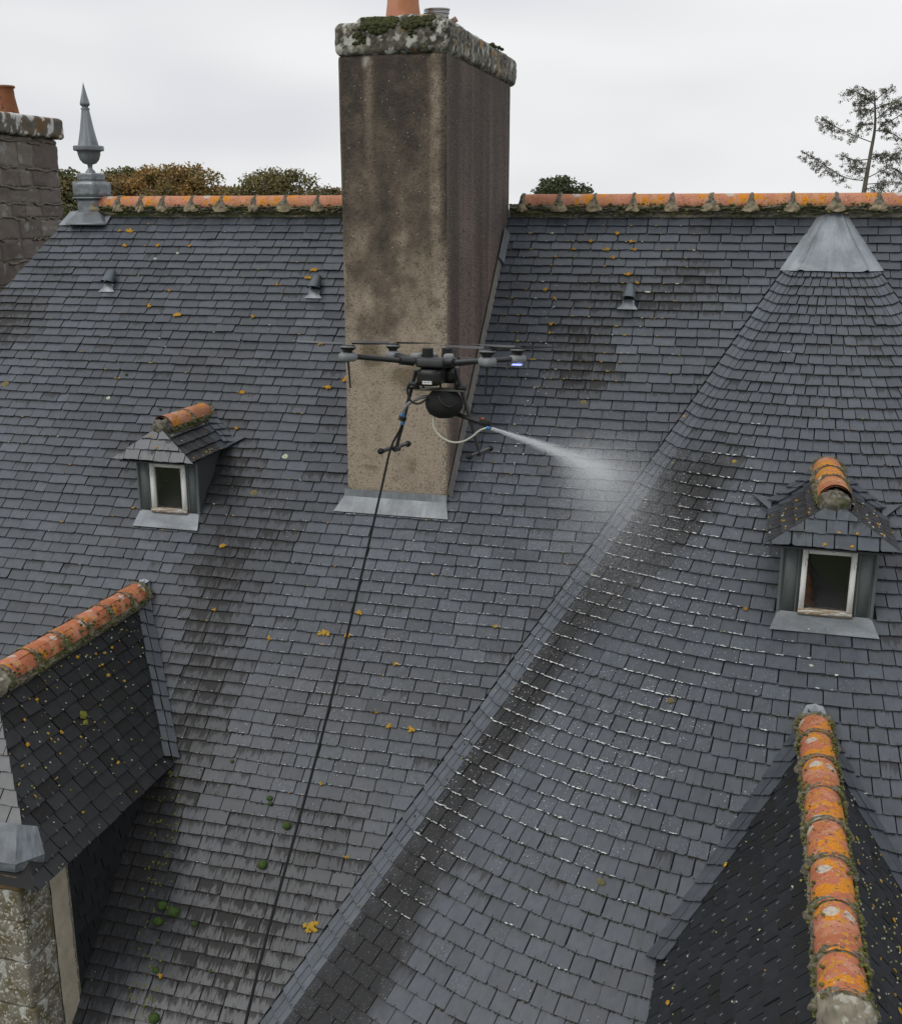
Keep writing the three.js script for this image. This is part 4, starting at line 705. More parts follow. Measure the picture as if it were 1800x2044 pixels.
  part(w, 'frame_sill', roundBox(d.ww + 0.004, 0.05, 0.06, 0.008, 2, 1, 1).translate(wx, d.wb + 0.025, zf + 0.008), PEELED, { label: 'bottom rail with peeling white paint' });
  part(w, 'pane', box(X0 + f - 0.004, X1 - f + 0.004, d.wb + 0.045, d.wt - f * 0.7, zf - 0.012, zf - 0.008), new THREE.MeshPhysicalMaterial({ color: 0xffffff, transmission: 1, thickness: 0, roughness: 0.03, ior: 1.5 }));
  const zi = zf - 0.55; // dark attic behind the pane
  const room = [box(ax - hw + 0.03, ax + hw - 0.03, yb - 0.1, yt, zi - 0.02, zi), box(ax - hw + 0.025, ax - hw + 0.03, yb - 0.1, yt, zi, zf - 0.03), box(ax + hw - 0.03, ax + hw - 0.025, yb - 0.1, yt, zi, zf - 0.03), box(ax - hw + 0.03, ax + hw - 0.03, yt, yt + 0.01, zi, zf - 0.03), box(ax - hw + 0.03, ax + hw - 0.03, yb - 0.11, yb - 0.1, zi, zf - 0.03)];
  part(o, 'attic_lining', mergeGeometries(room), std({ color: new THREE.Color(0.13, 0.1, 0.07), roughness: 0.95 }));
  return o;
}
smallDormer('small slate dormer with white window left of the rendered chimney', { ax: -5.385, zf: 2.75, hw: 0.312, yb: 9.15, yt: 9.69, ye: 9.752, ze: 2.99, he: 0.4, ya: 10.035, zh: 2.84, zAt: mainZ, roofN: () => [0, cT, sT], tr: 0.104, tiles: 2, tileMats: [TILE_CLEAN[1], TILE_LICHEN[0]], mossy: 0.8, mossSide: 1, hipLichen: [[-0.07, 0.3], [0.02, 0.62]], ww: 0.384, wx: -5.376, wt: 9.665, wb: 9.17, fw: 0.05, sill: { xl: -5.723, xr: -5.02, y: 9.028, z: 2.87 }, sillMat: ZINC_PALE });
smallDormer('small slate dormer with white window on the conical roof', { ax: 0.695, zf: 3.54, hw: 0.335, yb: 8.98, yt: 9.545, ye: 9.625, ze: 3.78, he: 0.445, ya: 9.925, zh: 3.62, zAt: coneZ, roofN: (sg) => [sg * 0.08, cB, sB * 0.99], tr: 0.12, tiles: 3, tileMats: [TILE_HEAVY[0], TILE_HEAVY[1], TILE_HEAVY[2]], mossy: 0.75, mossSide: -1, hipLichen: [[0.03, 0.68], [0.16, 0.68], [-0.06, 0.97], [0.13, 0.97]], ww: 0.4, wx: 0.698, wt: 9.527, wb: 9.0, fw: 0.045, sill: { xl: 0.295, xr: 1.1, y: 8.871, z: 3.647 }, sillMat: ZINC });

// ---------- large stone dormers ----------
const granite = tex(1024, 1024, (u, v) => {
  const n = fb(u * 6, v * 6, 4, 1001), f = fb(u * 90, v * 90, 2, 1002), m = fb(u * 14, v * 14, 4, 1003), w = fb(u * 62, v * 62, 3, 1004), w2 = fb(u * 9, v * 9, 4, 1006);
  let c = mixc([0.13, 0.115, 0.085], [0.24, 0.225, 0.185], n); c = mixc(c, [0.1, 0.078, 0.035], sstep(0.52, 0.66, m) * 0.75);
  c = mixc(c, [0.5, 0.49, 0.43], sstep(0.62, 0.68, w + 0.2 * (w2 - 0.5)) * 0.8); c = mixc(c, [0.42, 0.43, 0.4], sstep(0.68, 0.72, w2) * 0.7); const k = 0.75 + 0.5 * f; return [c[0] * k, c[1] * k, c[2] * k];
});
const GRANITE = std({ map: granite, roughness: 0.95 });
const RENDER = std({ map: tex(512, 512, (u, v) => { const k = 1 + 0.45 * (fb(u * 6, v * 6, 4, 1011) - 0.5) + 0.25 * (fb(u * 80, v * 80, 2, 1012) - 0.5); return [0.4 * k, 0.355 * k, 0.275 * k]; }), roughness: 0.95 });
function stoneDormer(label, d) {
  const o = thing('stone_dormer', label, 'dormer', 'steep slate dormers on stone walls'), { ax, ya, he, ye, zr, ze, zAt } = d, L = Math.hypot(he, ya - ye), e = 0.116, zb = zAt(ax, ya);
  for (const sg of [1, -1]) {
    const V = V3(sg * he, ye - ya, 0).normalize(), U = V3(0, 0, -sg), O = V3(ax, ya, 0), zE = zAt(ax + sg * he, ye), q = (z) => -sg * z;
    const uH0 = q(zr), uHE = q(ze), uB0 = q(zb - 0.04), uBE = q(zE - 0.04), hp = (ua, ub, less) => { const s = less ? 1 : -1; return [s, (-s * (ub - ua)) / L, s * ua]; };
    const mn = Math.min(uHE, uBE, uB0, uH0) - 0.2, mx = Math.max(uHE, uBE, uB0, uH0) + 0.2, nr = Math.ceil(L / e), rows = [], vbAt = (v) => mix(q(zb), q(zE), clamp(v / L, -0.2, 1.2));
    for (let i = 0; i < nr; i++) {
      const v1 = L + 0.015 - (nr - 1 - i) * e, vb = vbAt(v1), w = 0.175, us = [];
      // two narrow slates follow the valley, ordinary ones after that
      const dir = uHE > uBE ? 1 : -1; const edge = vb - dir * 0.1; let list = [edge, vb + dir * 0.1]; let u = list[1] + dir * w * ((i % 2) * 0.5 + 0.25); while (u > mn && u < mx) { list.push(u + (R() - 0.5) * 0.012); u += dir * w; } list.push(u);
      rows.push({ v1, e, us: list.sort((a, b) => a - b) });
    }
    const S = new SlateSet(frameMap(O, U, V));
    S.fill(rows, [hp(uH0, uHE, sg === -1), hp(uB0, uBE, sg === 1), [0, 1, L + 0.03]], (uu, v) => { const band = false, k = rr(0.8, 1.15); return { cat: band ? 0 : R() < 0.12 ? 3 : R() < 0.15 ? 1 : 0, tone: band ? [k * 0.95, k, k * 1.04] : [k * d.tone[0], k * d.tone[1], k * d.tone[2]] }; });
    { const pt = (t) => { const x = ax + sg * he * t, y = mix(ya, ye, t); return [x, y, zAt(x, y) + 0.02]; }; valleyStrip(o, pt(0.1), pt(1), [sg * (ya - ye), he, 0], [0, 0, 1], 2, d.stripW, 0.15, 0.9, d.roofN(sg)); }
    S.build(o, 'slate', 200); S.buildHooks(o, sg === d.seen ? [0.16, 0.17, 0.18] : [0.05, 0.05, 0.05], 9);
    part(o, 'roof_deck', slabPoly([[ax, ya - 0.008, zr], [ax + sg * he, ye - 0.008, ze - 0.01], [ax + sg * he, ye - 0.008, zE - 0.06], [ax, ya - 0.008, zb - 0.06]], sg * 0.03), DECK);
    const G = new Growth(frameMap(O, U, V));
    for (let i = 0; i < d.lichens[sg === d.seen ? 0 : 1]; i++) { const t = Math.pow(R(), d.top), v = mix(0.1, L, t), s2 = R(), uu = mix(mix(uH0, uHE, v / L), vbAt(v), s2), z = R(); G.blob(uu, v, rr(0.003, z < 0.12 ? 0.03 : 0.013), rr(0.003, z < 0.12 ? 0.024 : 0.012), 0.02, 0.028, z < d.orange ? mixc(ORANGE, [0.3, 0.22, 0.02], R()) : R() < 0.5 ? PALE : [0.34, 0.3, 0.12], 8, 0.45); }
    for (const [uu, v, r, c] of d.spots ?? []) if (sg === d.seen) G.blob(q(uu), v, r * 1.2, r, 0.02, 0.03, c, 14, 0.35);
    G.build(o, 'lichen');
    const xs = ax + sg * d.wall;
    if (sg === d.seen && d.hung) { const K = new SlateSet(frameMap(V3(xs - 0.008, ye + 0.02, 0), V3(0, 0, -sg), V3(0, -1, 0))), rw = []; for (let i = 0; i < 15; i++) { const us = []; for (let u = -6 + (i % 2) * 0.09; u < -3.9; u += 0.18 * rr(0.95, 1.05)) us.push(u); rw.push({ v1: 0.11 * (i + 1), e: 0.11, us }); } K.fill(rw, [[1, 0.966, -(RIDGE_Y - ye - 0.02) * 0.966], [-1, 0, d.zCheek]], () => { const k = rr(0.8, 1.15); return { cat: 0, tone: [k * d.tone[0], k * d.tone[1], k * d.tone[2]] }; }); K.build(o, 'cheek_slate', 120); }
    part(o, 'cheek', slabPoly([[xs - sg * 0.03, d.yLow, d.zCheek], [xs - sg * 0.03, ye + 0.06, d.zCheek], [xs - sg * 0.03, ye + 0.06, zAt(xs, ye + 0.06) - 0.12], [xs - sg * 0.03, d.yLow, d.zCheek - 0.05]], -sg * 0.05), std({ color: new THREE.Color(0.05, 0.053, 0.056), roughness: 0.85 }));
    part(o, 'eave_board', box(Math.min(xs, ax + sg * (he - 0.02)), Math.max(xs, ax + sg * (he - 0.02)), ye - 0.035, ye - 0.02, zE, ze - 0.1), std({ color: new THREE.Color(0.03, 0.033, 0.035), roughness: 0.8 }));
  }
  // front hip
  {
    const V = V3(0, ye - ya, ze - zr), Lh = V.length(); V.normalize(); const U = V3(1, 0, 0), O = V3(ax, ya, zr), rows = [], nr = Math.floor((Lh - d.lead) / 0.116);
    for (let i = 0; i < nr; i++) { const us = []; for (let u = -1.2 + (i % 2) * 0.1; u < 1.3; u += 0.2 * rr(0.96, 1.04)) us.push(u); rows.push({ v1: Lh - d.lead - (nr - 1 - i) * 0.116, e: 0.116, us }); }
    const S = new SlateSet(frameMap(O, U, V)); S.fill(rows, [[1, -he / Lh, 0.015], [-1, -he / Lh, 0.015]], () => { const k = rr(0.9, 1.15); return { cat: 0, tone: [k, k, k] }; }); S.build(o, 'slate', 60);
    part(o, 'hip_deck', slabPoly([[ax, ya, zr - 0.006], [ax - he, ye, ze - 0.008], [ax + he, ye, ze - 0.008]], 0.02), DECK);
  }
  // ridge tiles
  const tr = 0.118, ty = ya - 0.018, z1 = zr - 0.02, z0 = zb + 0.07;
  d.joints.forEach((z, i) => {
    const nx = d.joints[i + 1]; if (nx !== undefined) part(o, 'ridge_tile', barrel([ax, ty, z], [ax, ty + 0.004, nx + 0.02], tr * 0.95, tr * 1.03, UPV, 92), d.tileMats[i % d.tileMats.length]);
    part(o, 'mortar_joint', collar([ax, ty - 0.004, z], [0, 0, 1], tr - 0.002, 0.024, 0.03, d.mossy, 97, 0.2), VC);
  });
  const hump = new THREE.SphereGeometry(1, 80, 50); hump.scale(0.132, 0.112, 0.2); hump.translate(ax, ty - 0.005, zr + 0.0);
  part(o, 'mortar_end', lumpy(hump, 0.035, 20, 1100 + d.seed, (x, y, z) => mixc(mixc([0.09, 0.082, 0.062], [0.26, 0.23, 0.175], fb3(x * 22, y * 22, z * 22, 3, 1101)), [0.4, 0.39, 0.33], sstep(0.6, 0.66, fb3(x * 30, y * 30, z * 30, 3, 1103)) * 0.7)), VC);
  for (const sg of [1, -1]) part(o, 'mortar_bed', bed([ax, ty, z0 - 0.05], [ax, ty, z1], [[0.108, 0.005], [0.122, -0.025], [0.126, -0.055], [0.108, -0.088]], [sg, 0, 0], d.mossy, 1110 + sg + d.seed, 0.45), VC);
  const ml = []; for (let i = 0; i < d.moss; i++) { const sg = R() < d.mossRight ? 1 : -1, a = mix(0.5, 1.7, Math.sqrt(R())); ml.push([ax + sg * Math.sin(a) * (tr + 0.015), ty + Math.cos(a) * (tr + 0.005) - (a > 1.4 ? rr(0, 0.05) : 0), R() < 0.55 ? d.joints[Math.floor(R() * d.joints.length)] + rr(-0.04, 0.04) : rr(z0, z1), rr(0.005, 0.0125)]); }
  part(o, 'moss', mossLumps(ml, 1200 + d.seed * 50), VC, { kind: 'stuff' });
  part(o, 'lead_saddle', mergeGeometries([1, -1].map((sg) => slabPoly([[ax, ya + 0.09, zAt(ax, ya + 0.085) + 0.025], [ax + sg * 0.06, ya + 0.08, zAt(ax, ya + 0.075) + 0.03], [ax + sg * 0.17, ya - 0.11, zAt(ax + sg * 0.17, ya - 0.11) + 0.04], [ax + sg * 0.135, ya - 0.1, zb + 0.2], [ax, ya + 0.02, zb + 0.14]], 0.003))), ZINC_PALE);
  return o;
}
{
  const o = stoneDormer('steep slate dormer with orange ridge tiles and stone corner at lower left', { ax: -5.4, ya: 8.56, he: 0.85, ye: 7.437, zr: 5.48, ze: 6.33, zAt: mainZ, roofN: () => [0, cT, sT], tone: [0.27, 0.275, 0.27], seen: 1, wall: 0.66, zCheek: 5.77, yLow: 5.85, hung: true, stripW: 0.07, lichens: [210, 60], top: 2.0, orange: 0.28, lead: 0.3, joints: [3.4, 3.68, 4.02, 4.36, 4.7, 5.06, 5.4], tileMats: [TILE_NEAR_CLEAN[0], TILE_NEAR_CLEAN[1], TILE_NEAR_CLEAN[2], TILE_NEAR_CLEAN[0], TILE_NEAR_CLEAN[1], TILE_NEAR_CLEAN[2]], mossy: 0.85, moss: 380, mossRight: 0.85, seed: 1, spots: [[4.95, 0.62, 0.045, [0.14, 0.14, 0.015]], [4.98, 0.68, 0.03, [0.16, 0.16, 0.02]], [4.6, 0.2, 0.02, ORANGE], [5.6, 0.55, 0.02, ORANGE], [4.3, 0.3, 0.018, OCHRE]] });
  // stone corner, mortar strip, lead-covered cornice
  const tops = [7.37, 7.1, 6.75, 6.37, 6.0, 5.62, 5.2];
  for (let i = 0; i < 6; i++) { const h = tops[i] - tops[i + 1], dz = i % 2 ? 0.3 : 0.335, g = roundBox(0.66, h - 0.01, dz, 0.012, 30, 18, 16); g.rotateY(rr(-0.02, 0.02)); g.translate(-5.05 + rr(-0.006, 0.006), (tops[i] + tops[i + 1]) / 2, 6.27 - dz / 2); part(o, 'stone_block', lumpy(g, 0.012, 9, 1300 + i), GRANITE); }
  part(o, 'front_wall', box(-6.0, -5.36, 5.0, 7.36, 5.7, 6.24), GRANITE);
  part(o, 'mortar_strip', grid(8, 60, (i, j) => { const y = mix(5.0, 7.44, j), z = mix(5.955 + 0.03 * (fb(y * 4, 1, 3, 9) - 0.5), 5.765, i); return { p: [-4.712 + 0.01 * (fb(y * 7, i * 3, 2, 10) - 0.5), y, z] }; }, [0.4, 4]), RENDER, { label: 'pale mortar strip beside the corner stones' });
  part(o, 'side_wall', box(-5.3, -4.725, 5.0, 7.42, 5.72, 5.97), GRANITE);
  part(o, 'cornice', lumpy((() => { const g = roundBox(1.4, 0.13, 0.4, 0.02, 40, 6, 12); g.translate(-5.4, 7.43, 6.09); return g; })(), 0.008, 9, 1321, (x, y, z) => { const k = 0.7 + 0.6 * fb3(x * 14, y * 14, z * 14, 3, 1322); return [0.14 * k, 0.095 * k, 0.045 * k]; }), VC);
  const quad = (A, B2, C, D2, nu, nv, sd) => grid(nu, nv, (i, j) => { const p = [0, 1, 2].map((k) => mix(mix(A[k], B2[k], i), mix(D2[k], C[k], i), j)), n = 0.018 * (fb(p[0] * 9 + p[2] * 9, p[1] * 9, 3, sd) - 0.5); return { p: [p[0] + n * 0.6, p[1] + n, p[2] + n] }; }, [1.2, 0.5]);
  const c1 = [-4.785, 7.815, 6.14], c2 = [-4.71, 7.6, 6.295], c3 = [-4.59, 7.605, 6.13], c4 = [-4.68, 7.77, 6.06];
  const lead = mergeGeometries([quad([-6.15, 7.79, 6.125], c1, c2, [-6.15, 7.585, 6.3], 40, 10, 1331), quad([-6.15, 7.585, 6.3], c2, [-4.72, 7.535, 6.295], [-6.15, 7.5, 6.305], 40, 4, 1332), quad(c1, c4, c3, c2, 12, 10, 1333), quad(c2, c3, [-4.6, 7.53, 6.135], [-4.72, 7.535, 6.295], 12, 4, 1334)]);
  part(o, 'lead_flashing', lead, std({ map: zincMap, color: new THREE.Color(0.72, 0.73, 0.76), roughness: 0.55, metalness: 0.2 }));
}
stoneDormer('steep slate dormer with lichen covered ridge tiles at lower right', { ax: 0.645, ya: 8.42, he: 0.94, ye: 7.18, zr: 7.34, ze: 8.0, zAt: coneZ, roofN: (sg) => [sg * 0.09, cB, sB * 0.99], tone: [0.27, 0.275, 0.28], seen: -1, wall: 0.74, zCheek: 7.7, yLow: 5.2, stripW: 0.085, lichens: [40, 420], top: 1.0, orange: 0.14, lead: 0.05, joints: [4.3, 4.58, 4.96, 5.36, 5.76, 6.16, 6.58, 7.0, 7.3], tileMats: [TILE_NEAR[1], TILE_NEAR[0], TILE_NEAR[3], TILE_NEAR[2]], mossy: 0.7, moss: 900, mossRight: 0.72, seed: 2, spots: [[5.15, 0.9, 0.022, [0.42, 0.26, 0.01]], [6.15, 1.38, 0.02, ORANGE], [6.42, 1.52, 0.016, ORANGE], [6.3, 1.45, 0.012, PALE]] });

// ---------- drone ----------
const DP = V3(-1.478, 11.317, 6.8);
{
  const o = thing('spraying_drone', 'black and grey quadcopter spraying the roof beside the chimney', 'drone'); o.position.copy(DP);
  const tilt = 0.105, my = (z) => 0.012 + z * tilt;
  for (const [sx, sz] of [[-1, 1], [1, 1], [-1, -1], [1, -1]]) {
    const x = sx * 0.335, z = sz * 0.333, y = my(z), inn = [sx * 0.105, my(sz * 0.13) - 0.025, sz * 0.13], out = [x * 0.93, y - 0.008, z * 0.93];
    const arm = part(o, 'arm', rod(inn, out, 0.0135, 0.0135, 14), CARBON);
    part(arm, 'hinge', (() => { const g = rod([sx * 0.085, my(sz * 0.11) - 0.027, sz * 0.11], [sx * 0.135, my(sz * 0.165) - 0.022, sz * 0.165], 0.021, 0.019, 16); return g; })(), BLACK_PLASTIC);
    const dot = new THREE.CylinderGeometry(0.0085, 0.0085, 0.004, 14); dot.rotateX(Math.PI / 2); dot.translate(sx * 0.118, my(sz * 0.14) - 0.022, sz * 0.14 + 0.02); part(arm, 'button', dot, std({ color: new THREE.Color(0.7, 0.7, 0.7), roughness: 0.5 }));
    const pod = part(o, 'motor_pod', lumpy((() => { const g = roundBox(0.084, 0.044, 0.066, 0.02, 8, 6, 8); g.rotateY(Math.atan2(-sz, sx)); g.translate(x, y - 0.008, z); return g; })(), 0.0015, 20, 3), GREY_PLASTIC);
    const mot = part(o, 'motor', lathe([[0.0, 0.012], [0.03, 0.012], [0.0365, 0.006], [0.0365, -0.002], [0.033, -0.008], [0.022, -0.016], [0.022, -0.024]], 26), BLACK_PLASTIC); mot.position.set(x, y + 0.036, z); mot.rotation.x = -tilt;
    part(mot, 'rim', lathe([[0.0372, 0.006], [0.0385, 0.004], [0.0385, 0.0], [0.0372, -0.001]], 26), GREY_PLASTIC);
    const turn = [0.12, -0.22, 0.3, -0.08][(sx > 0 ? 1 : 0) + (sz > 0 ? 2 : 0)];
    for (const k of [0, 1]) {
      const bl = grid(14, 4, (i, j) => { const r = mix(0.018, 0.262, i), w = 0.034 * (0.45 + 0.9 * Math.sin(Math.PI * Math.min(1, 0.18 + i * 0.75))) * (i > 0.93 ? 0.6 : 1), t = 0.28 * (1 - i * 0.75), q = (j - 0.5) * w; return { p: [r, 0.0 + Math.sin(t) * q + i * i * 0.006, Math.cos(t) * q] }; });
      bl.rotateY(turn + k * Math.PI); bl.translate(0, 0.019, 0); part(mot, 'rotor_blade', bl, std({ color: new THREE.Color(0.03, 0.03, 0.032), roughness: 0.4 }));
    }
    if (sz > 0) part(pod, 'antenna', rod([x + sx * 0.0, y - 0.03, z], [x - sx * 0.008, y - 0.155, z], 0.0055, 0.0045, 8), BLACK_PLASTIC);
    if (sx > 0 && sz < 0) part(pod, 'status_light', box(x - 0.024, x + 0.024, y - 0.037, y - 0.033, z - 0.004, z + 0.034), std({ color: new THREE.Color(0.2, 0.25, 0.6), emissive: new THREE.Color(0.35, 0.4, 1), emissiveIntensity: 1.6 }));
  }
  const g1 = roundBox(0.15, 0.05, 0.25, 0.014, 8, 4, 8); g1.rotateX(-tilt); g1.translate(0, -0.018, 0); part(o, 'body', lumpy(g1, 0.002, 12, 4), DARKGREY_PLASTIC);
  for (const sx of [-1, 1]) { const s = roundBox(0.05, 0.03, 0.2, 0.012, 4, 3, 6); s.rotateX(-tilt); s.rotateY(sx * 0.25); s.translate(sx * 0.062, 0.012, 0.0); part(o, 'shoulder', s, GREY_PLASTIC); }
  part(o, 'gps_antenna', (() => { const c = new THREE.CylinderGeometry(0.027, 0.028, 0.052, 24); c.translate(-0.03, 0.03, 0.05); return c; })(), BLACK_MATT);
  part(o, 'gps_antenna', (() => { const c = new THREE.CylinderGeometry(0.026, 0.027, 0.05, 24); c.translate(0.028, 0.018, -0.09); return c; })(), BLACK_MATT);
  const bat = part(o, 'battery', (() => { const g = roundBox(0.106, 0.082, 0.17, 0.008, 3, 3, 3); g.translate(-0.013, -0.078, 0.04); return g; })(), BLACK_PLASTIC);
  const lt = tex(64, 24, (u, v) => { const row = v > 0.42 && v < 0.66; return row && u > 0.12 && u < 0.88 && hash(Math.floor(u * 30), 2, 5) > 0.35 ? [0.2, 0.2, 0.2] : [0.72, 0.72, 0.72]; });
  const sticker = new THREE.PlaneGeometry(0.047, 0.016); sticker.translate(-0.012, -0.1, 0.1262); part(bat, 'sticker', sticker, std({ map: lt, roughness: 0.5 }));
  part(o, 'battery', (() => { const g = roundBox(0.1, 0.075, 0.12, 0.008, 3, 3, 3); g.translate(0.03, -0.09, -0.1); return g; })(), BLACK_PLASTIC);
  part(o, 'mount_plate', roundBox(0.25, 0.008, 0.09, 0.003, 2, 1, 2).translate(0.022, -0.15, 0), std({ color: new THREE.Color(0.09, 0.085, 0.07), roughness: 0.5, metalness: 0.3 }));
  for (const x of [-0.07, 0.02, 0.1]) part(o, 'standoff', rod([x, -0.12, 0], [x, -0.15, 0], 0.006), BLACK_PLASTIC);
  const pumpG = lathe([[0.0, -0.292], [0.04, -0.288], [0.075, -0.27], [0.093, -0.24], [0.095, -0.215], [0.086, -0.185], [0.07, -0.168], [0.062, -0.16], [0.06, -0.153], [0.0, -0.153]], 30); pumpG.scale(1, 1, 0.85); pumpG.translate(0.037, 0, 0);
  const pump = part(o, 'pump_pod', lumpy(pumpG, 0.004, 16, 1401), BLACK_MATT);
  part(pump, 'strap', tube([[0.03, -0.172, 0.07], [0.05, -0.2, 0.085], [0.085, -0.222, 0.078], [0.118, -0.2, 0.045]], 0.004, 20, 6), BLACK_PLASTIC);
  // landing gear
  for (const [top, bot, f0, f1] of [[[-0.106, -0.06, 0], [-0.212, -0.452, 0], [-0.245, -0.446, 0.15], [-0.2, -0.466, -0.15]], [[0.098, -0.045, 0], [0.218, -0.45, 0], [0.205, -0.446, 0.15], [0.238, -0.466, -0.15]]]) {
    const leg = part(o, 'landing_leg', rod(top, bot, 0.0105, 0.0095, 12), CARBON);
    part(leg, 'skid', rod(f0, f1, 0.0095, 0.0095, 12), CARBON);
    for (const f of [f0, f1]) { const s = new THREE.SphereGeometry(0.0175, 18, 12); s.scale(1, 0.9, 1.15); s.translate(...f); part(leg, 'rubber_end', s, BLACK_MATT); }
    part(leg, 'tee', rod([bot[0], bot[1] - 0.014, -0.03], [bot[0], bot[1] - 0.006, 0.03], 0.015, 0.015, 12), BLACK_PLASTIC);
  }
  part(o, 'clamp', roundBox(0.05, 0.03, 0.04, 0.005, 1, 1, 1).translate(0.125, -0.138, 0), BLACK_PLASTIC); part(o, 'clamp', roundBox(0.06, 0.024, 0.04, 0.005, 1, 1, 1).translate(-0.115, -0.14, 0.02), BLACK_PLASTIC);
  part(o, 'brace', rod([0.095, -0.06, -0.06], [0.088, -0.15, -0.02], 0.007, 0.007), BLACK_PLASTIC);
  part(o, 'connector', rod([-0.072, -0.112, 0.1], [-0.112, -0.112, 0.1], 0.009, 0.01, 12), DARKGREY_PLASTIC);
  part(o, 'cable', tube([[-0.105, -0.112, 0.1], [-0.12, -0.135, 0.1], [-0.114, -0.172, 0.1], [-0.095, -0.203, 0.1], [-0.064, -0.21, 0.09], [-0.03, -0.188, 0.05]], 0.0055, 40, 8), BLACK_PLASTIC);
  part(o, 'feed_hose', tube([[-0.03, -0.186, 0.0], [-0.07, -0.19, 0.02], [-0.118, -0.211, 0.04], [-0.15, -0.243, 0.045], [-0.164, -0.285, 0.04], [-0.168, -0.33, 0.03]], 0.0085, 40, 10), std({ color: new THREE.Color(0.2, 0.205, 0.2), roughness: 0.3 }), { label: 'grey feed hose curving into the pump pod' });
  const BLUE = std({ color: new THREE.Color(0.03, 0.2, 0.5), roughness: 0.4 });
  part(o, 'fitting', rod([-0.163, -0.272, 0.042], [-0.165, -0.284, 0.042], 0.0115, 0.0115), BLUE); part(o, 'fitting', rod([-0.165, -0.316, 0.036], [-0.167, -0.326, 0.034], 0.0115, 0.0115), BLUE);
  part(o, 'leg_collar', rod([-0.166, -0.288, 0.03], [-0.172, -0.308, 0.03], 0.02, 0.02, 14), BLACK_PLASTIC);
  part(o, 'spray_boom', rod([0.07, -0.27, -0.04], [0.27, -0.306, 0.045], 0.013, 0.011, 12), BLACK_PLASTIC);
  part(o, 'boom_head', roundBox(0.06, 0.034, 0.04, 0.008, 2, 2, 2).rotateZ(-0.25).translate(0.258, -0.298, 0.045), BLACK_MATT);
  part(o, 'boom_marker', roundBox(0.016, 0.008, 0.012, 0.002, 1, 1, 1).translate(0.247, -0.276, 0.05), std({ color: new THREE.Color(0.5, 0.1, 0.03), roughness: 0.5 }));
  part(o, 'spray_tube', tube([[-0.008, -0.285, 0.03], [-0.002, -0.325, 0.05], [0.035, -0.368, 0.07], [0.095, -0.394, 0.08], [0.155, -0.388, 0.09], [0.205, -0.36, 0.1], [0.245, -0.326, 0.1], [0.282, -0.31, 0.1]], 0.0052, 60, 8), std({ color: new THREE.Color(0.42, 0.42, 0.36), roughness: 0.35 }), { label: 'pale plastic tube looping to the nozzle' });
  part(o, 'nozzle', rod([0.278, -0.311, 0.1], [0.296, -0.312, 0.098], 0.0095, 0.006), BLUE); part(o, 'nozzle_tip', rod([0.295, -0.312, 0.098], [0.305, -0.313, 0.097], 0.005, 0.004), BLACK_PLASTIC);
}
{ // hose hanging from the drone
  const m = new THREE.Mesh(tube([[-1.646, 10.987, 6.83], [-1.66, 10.95, 6.86], [-1.672, 10.9, 6.93], [-1.655, 10.75, 7.13], [-1.632, 10.513, 7.42], [-1.622, 10.191, 7.753], [-1.608, 9.884, 8.106], [-1.576, 9.649, 8.487], [-1.528, 9.503, 8.838], [-1.461, 9.399, 9.172], [-1.39, 9.15, 9.6], [-1.32, 8.4, 10.2], [-1.3, 6, 10.9], [-1.3, 0.01, 11.3]], 0.0058, 220, 10), std({ color: new THREE.Color(0.003, 0.003, 0.003), roughness: 1 }));
  m.name = 'supply_hose'; m.userData = { label: 'long black hose hanging from the drone down past the roof', category: 'hose' }; m.castShadow = m.receiveShadow = true; scene.add(m);
}
{ // water spray: droplets of a jet that breaks up into mist
  const A = V3(-1.172, 11.003, 6.9), B = V3(-0.8, 10.05, 3.9), pts = [];
  const gs = () => { let s = 0; for (let i = 0; i < 6; i++) s += R(); return (s - 3) / 0.7071; };
  const add = (t, w, drop, r) => { const p = A.clone().lerp(B, t); p.y += 0.02 * Math.sin(Math.PI * Math.min(1, t)) - drop; pts.push([p.x + gs() * w, p.y + gs() * w, p.z + gs() * w * 1.2, r]); };
  for (let i = 0; i < 90000; i++) { const t = Math.pow(R(), 1.25) * 0.8; add(t, 0.003 + 0.062 * Math.pow(t, 1.4), 0.06 * t * t * R(), rr(0.0003, 0.0006)); }
  for (let i = 0; i < 190000; i++) { const t = 0.45 + 0.6 * Math.pow(R(), 0.75); add(t, 0.03 + 0.15 * t * t, 0.5 * Math.pow(R(), 1.6) * (t - 0.35), rr(0.0003, 0.0006)); }
  for (let i = 0; i < 150000; i++) { const t = rr(0.55, 1.05); add(t, 0.24, rr(0, 0.75), rr(0.0003, 0.0006)); }
  const im = new THREE.InstancedMesh(new THREE.IcosahedronGeometry(1, 0), std({ color: new THREE.Color(0.8, 0.82, 0.86), roughness: 0.4 }), pts.length), mt = new THREE.Matrix4();
  pts.forEach(([x, y, z, r], i) => { mt.makeScale(r, r, r); mt.setPosition(x, y, z); im.setMatrixAt(i, mt); });
  im.name = 'water_spray'; im.userData = { label: 'fan of white water mist sprayed from the drone nozzle', category: 'spray', kind: 'stuff' }; scene.add(im);
}

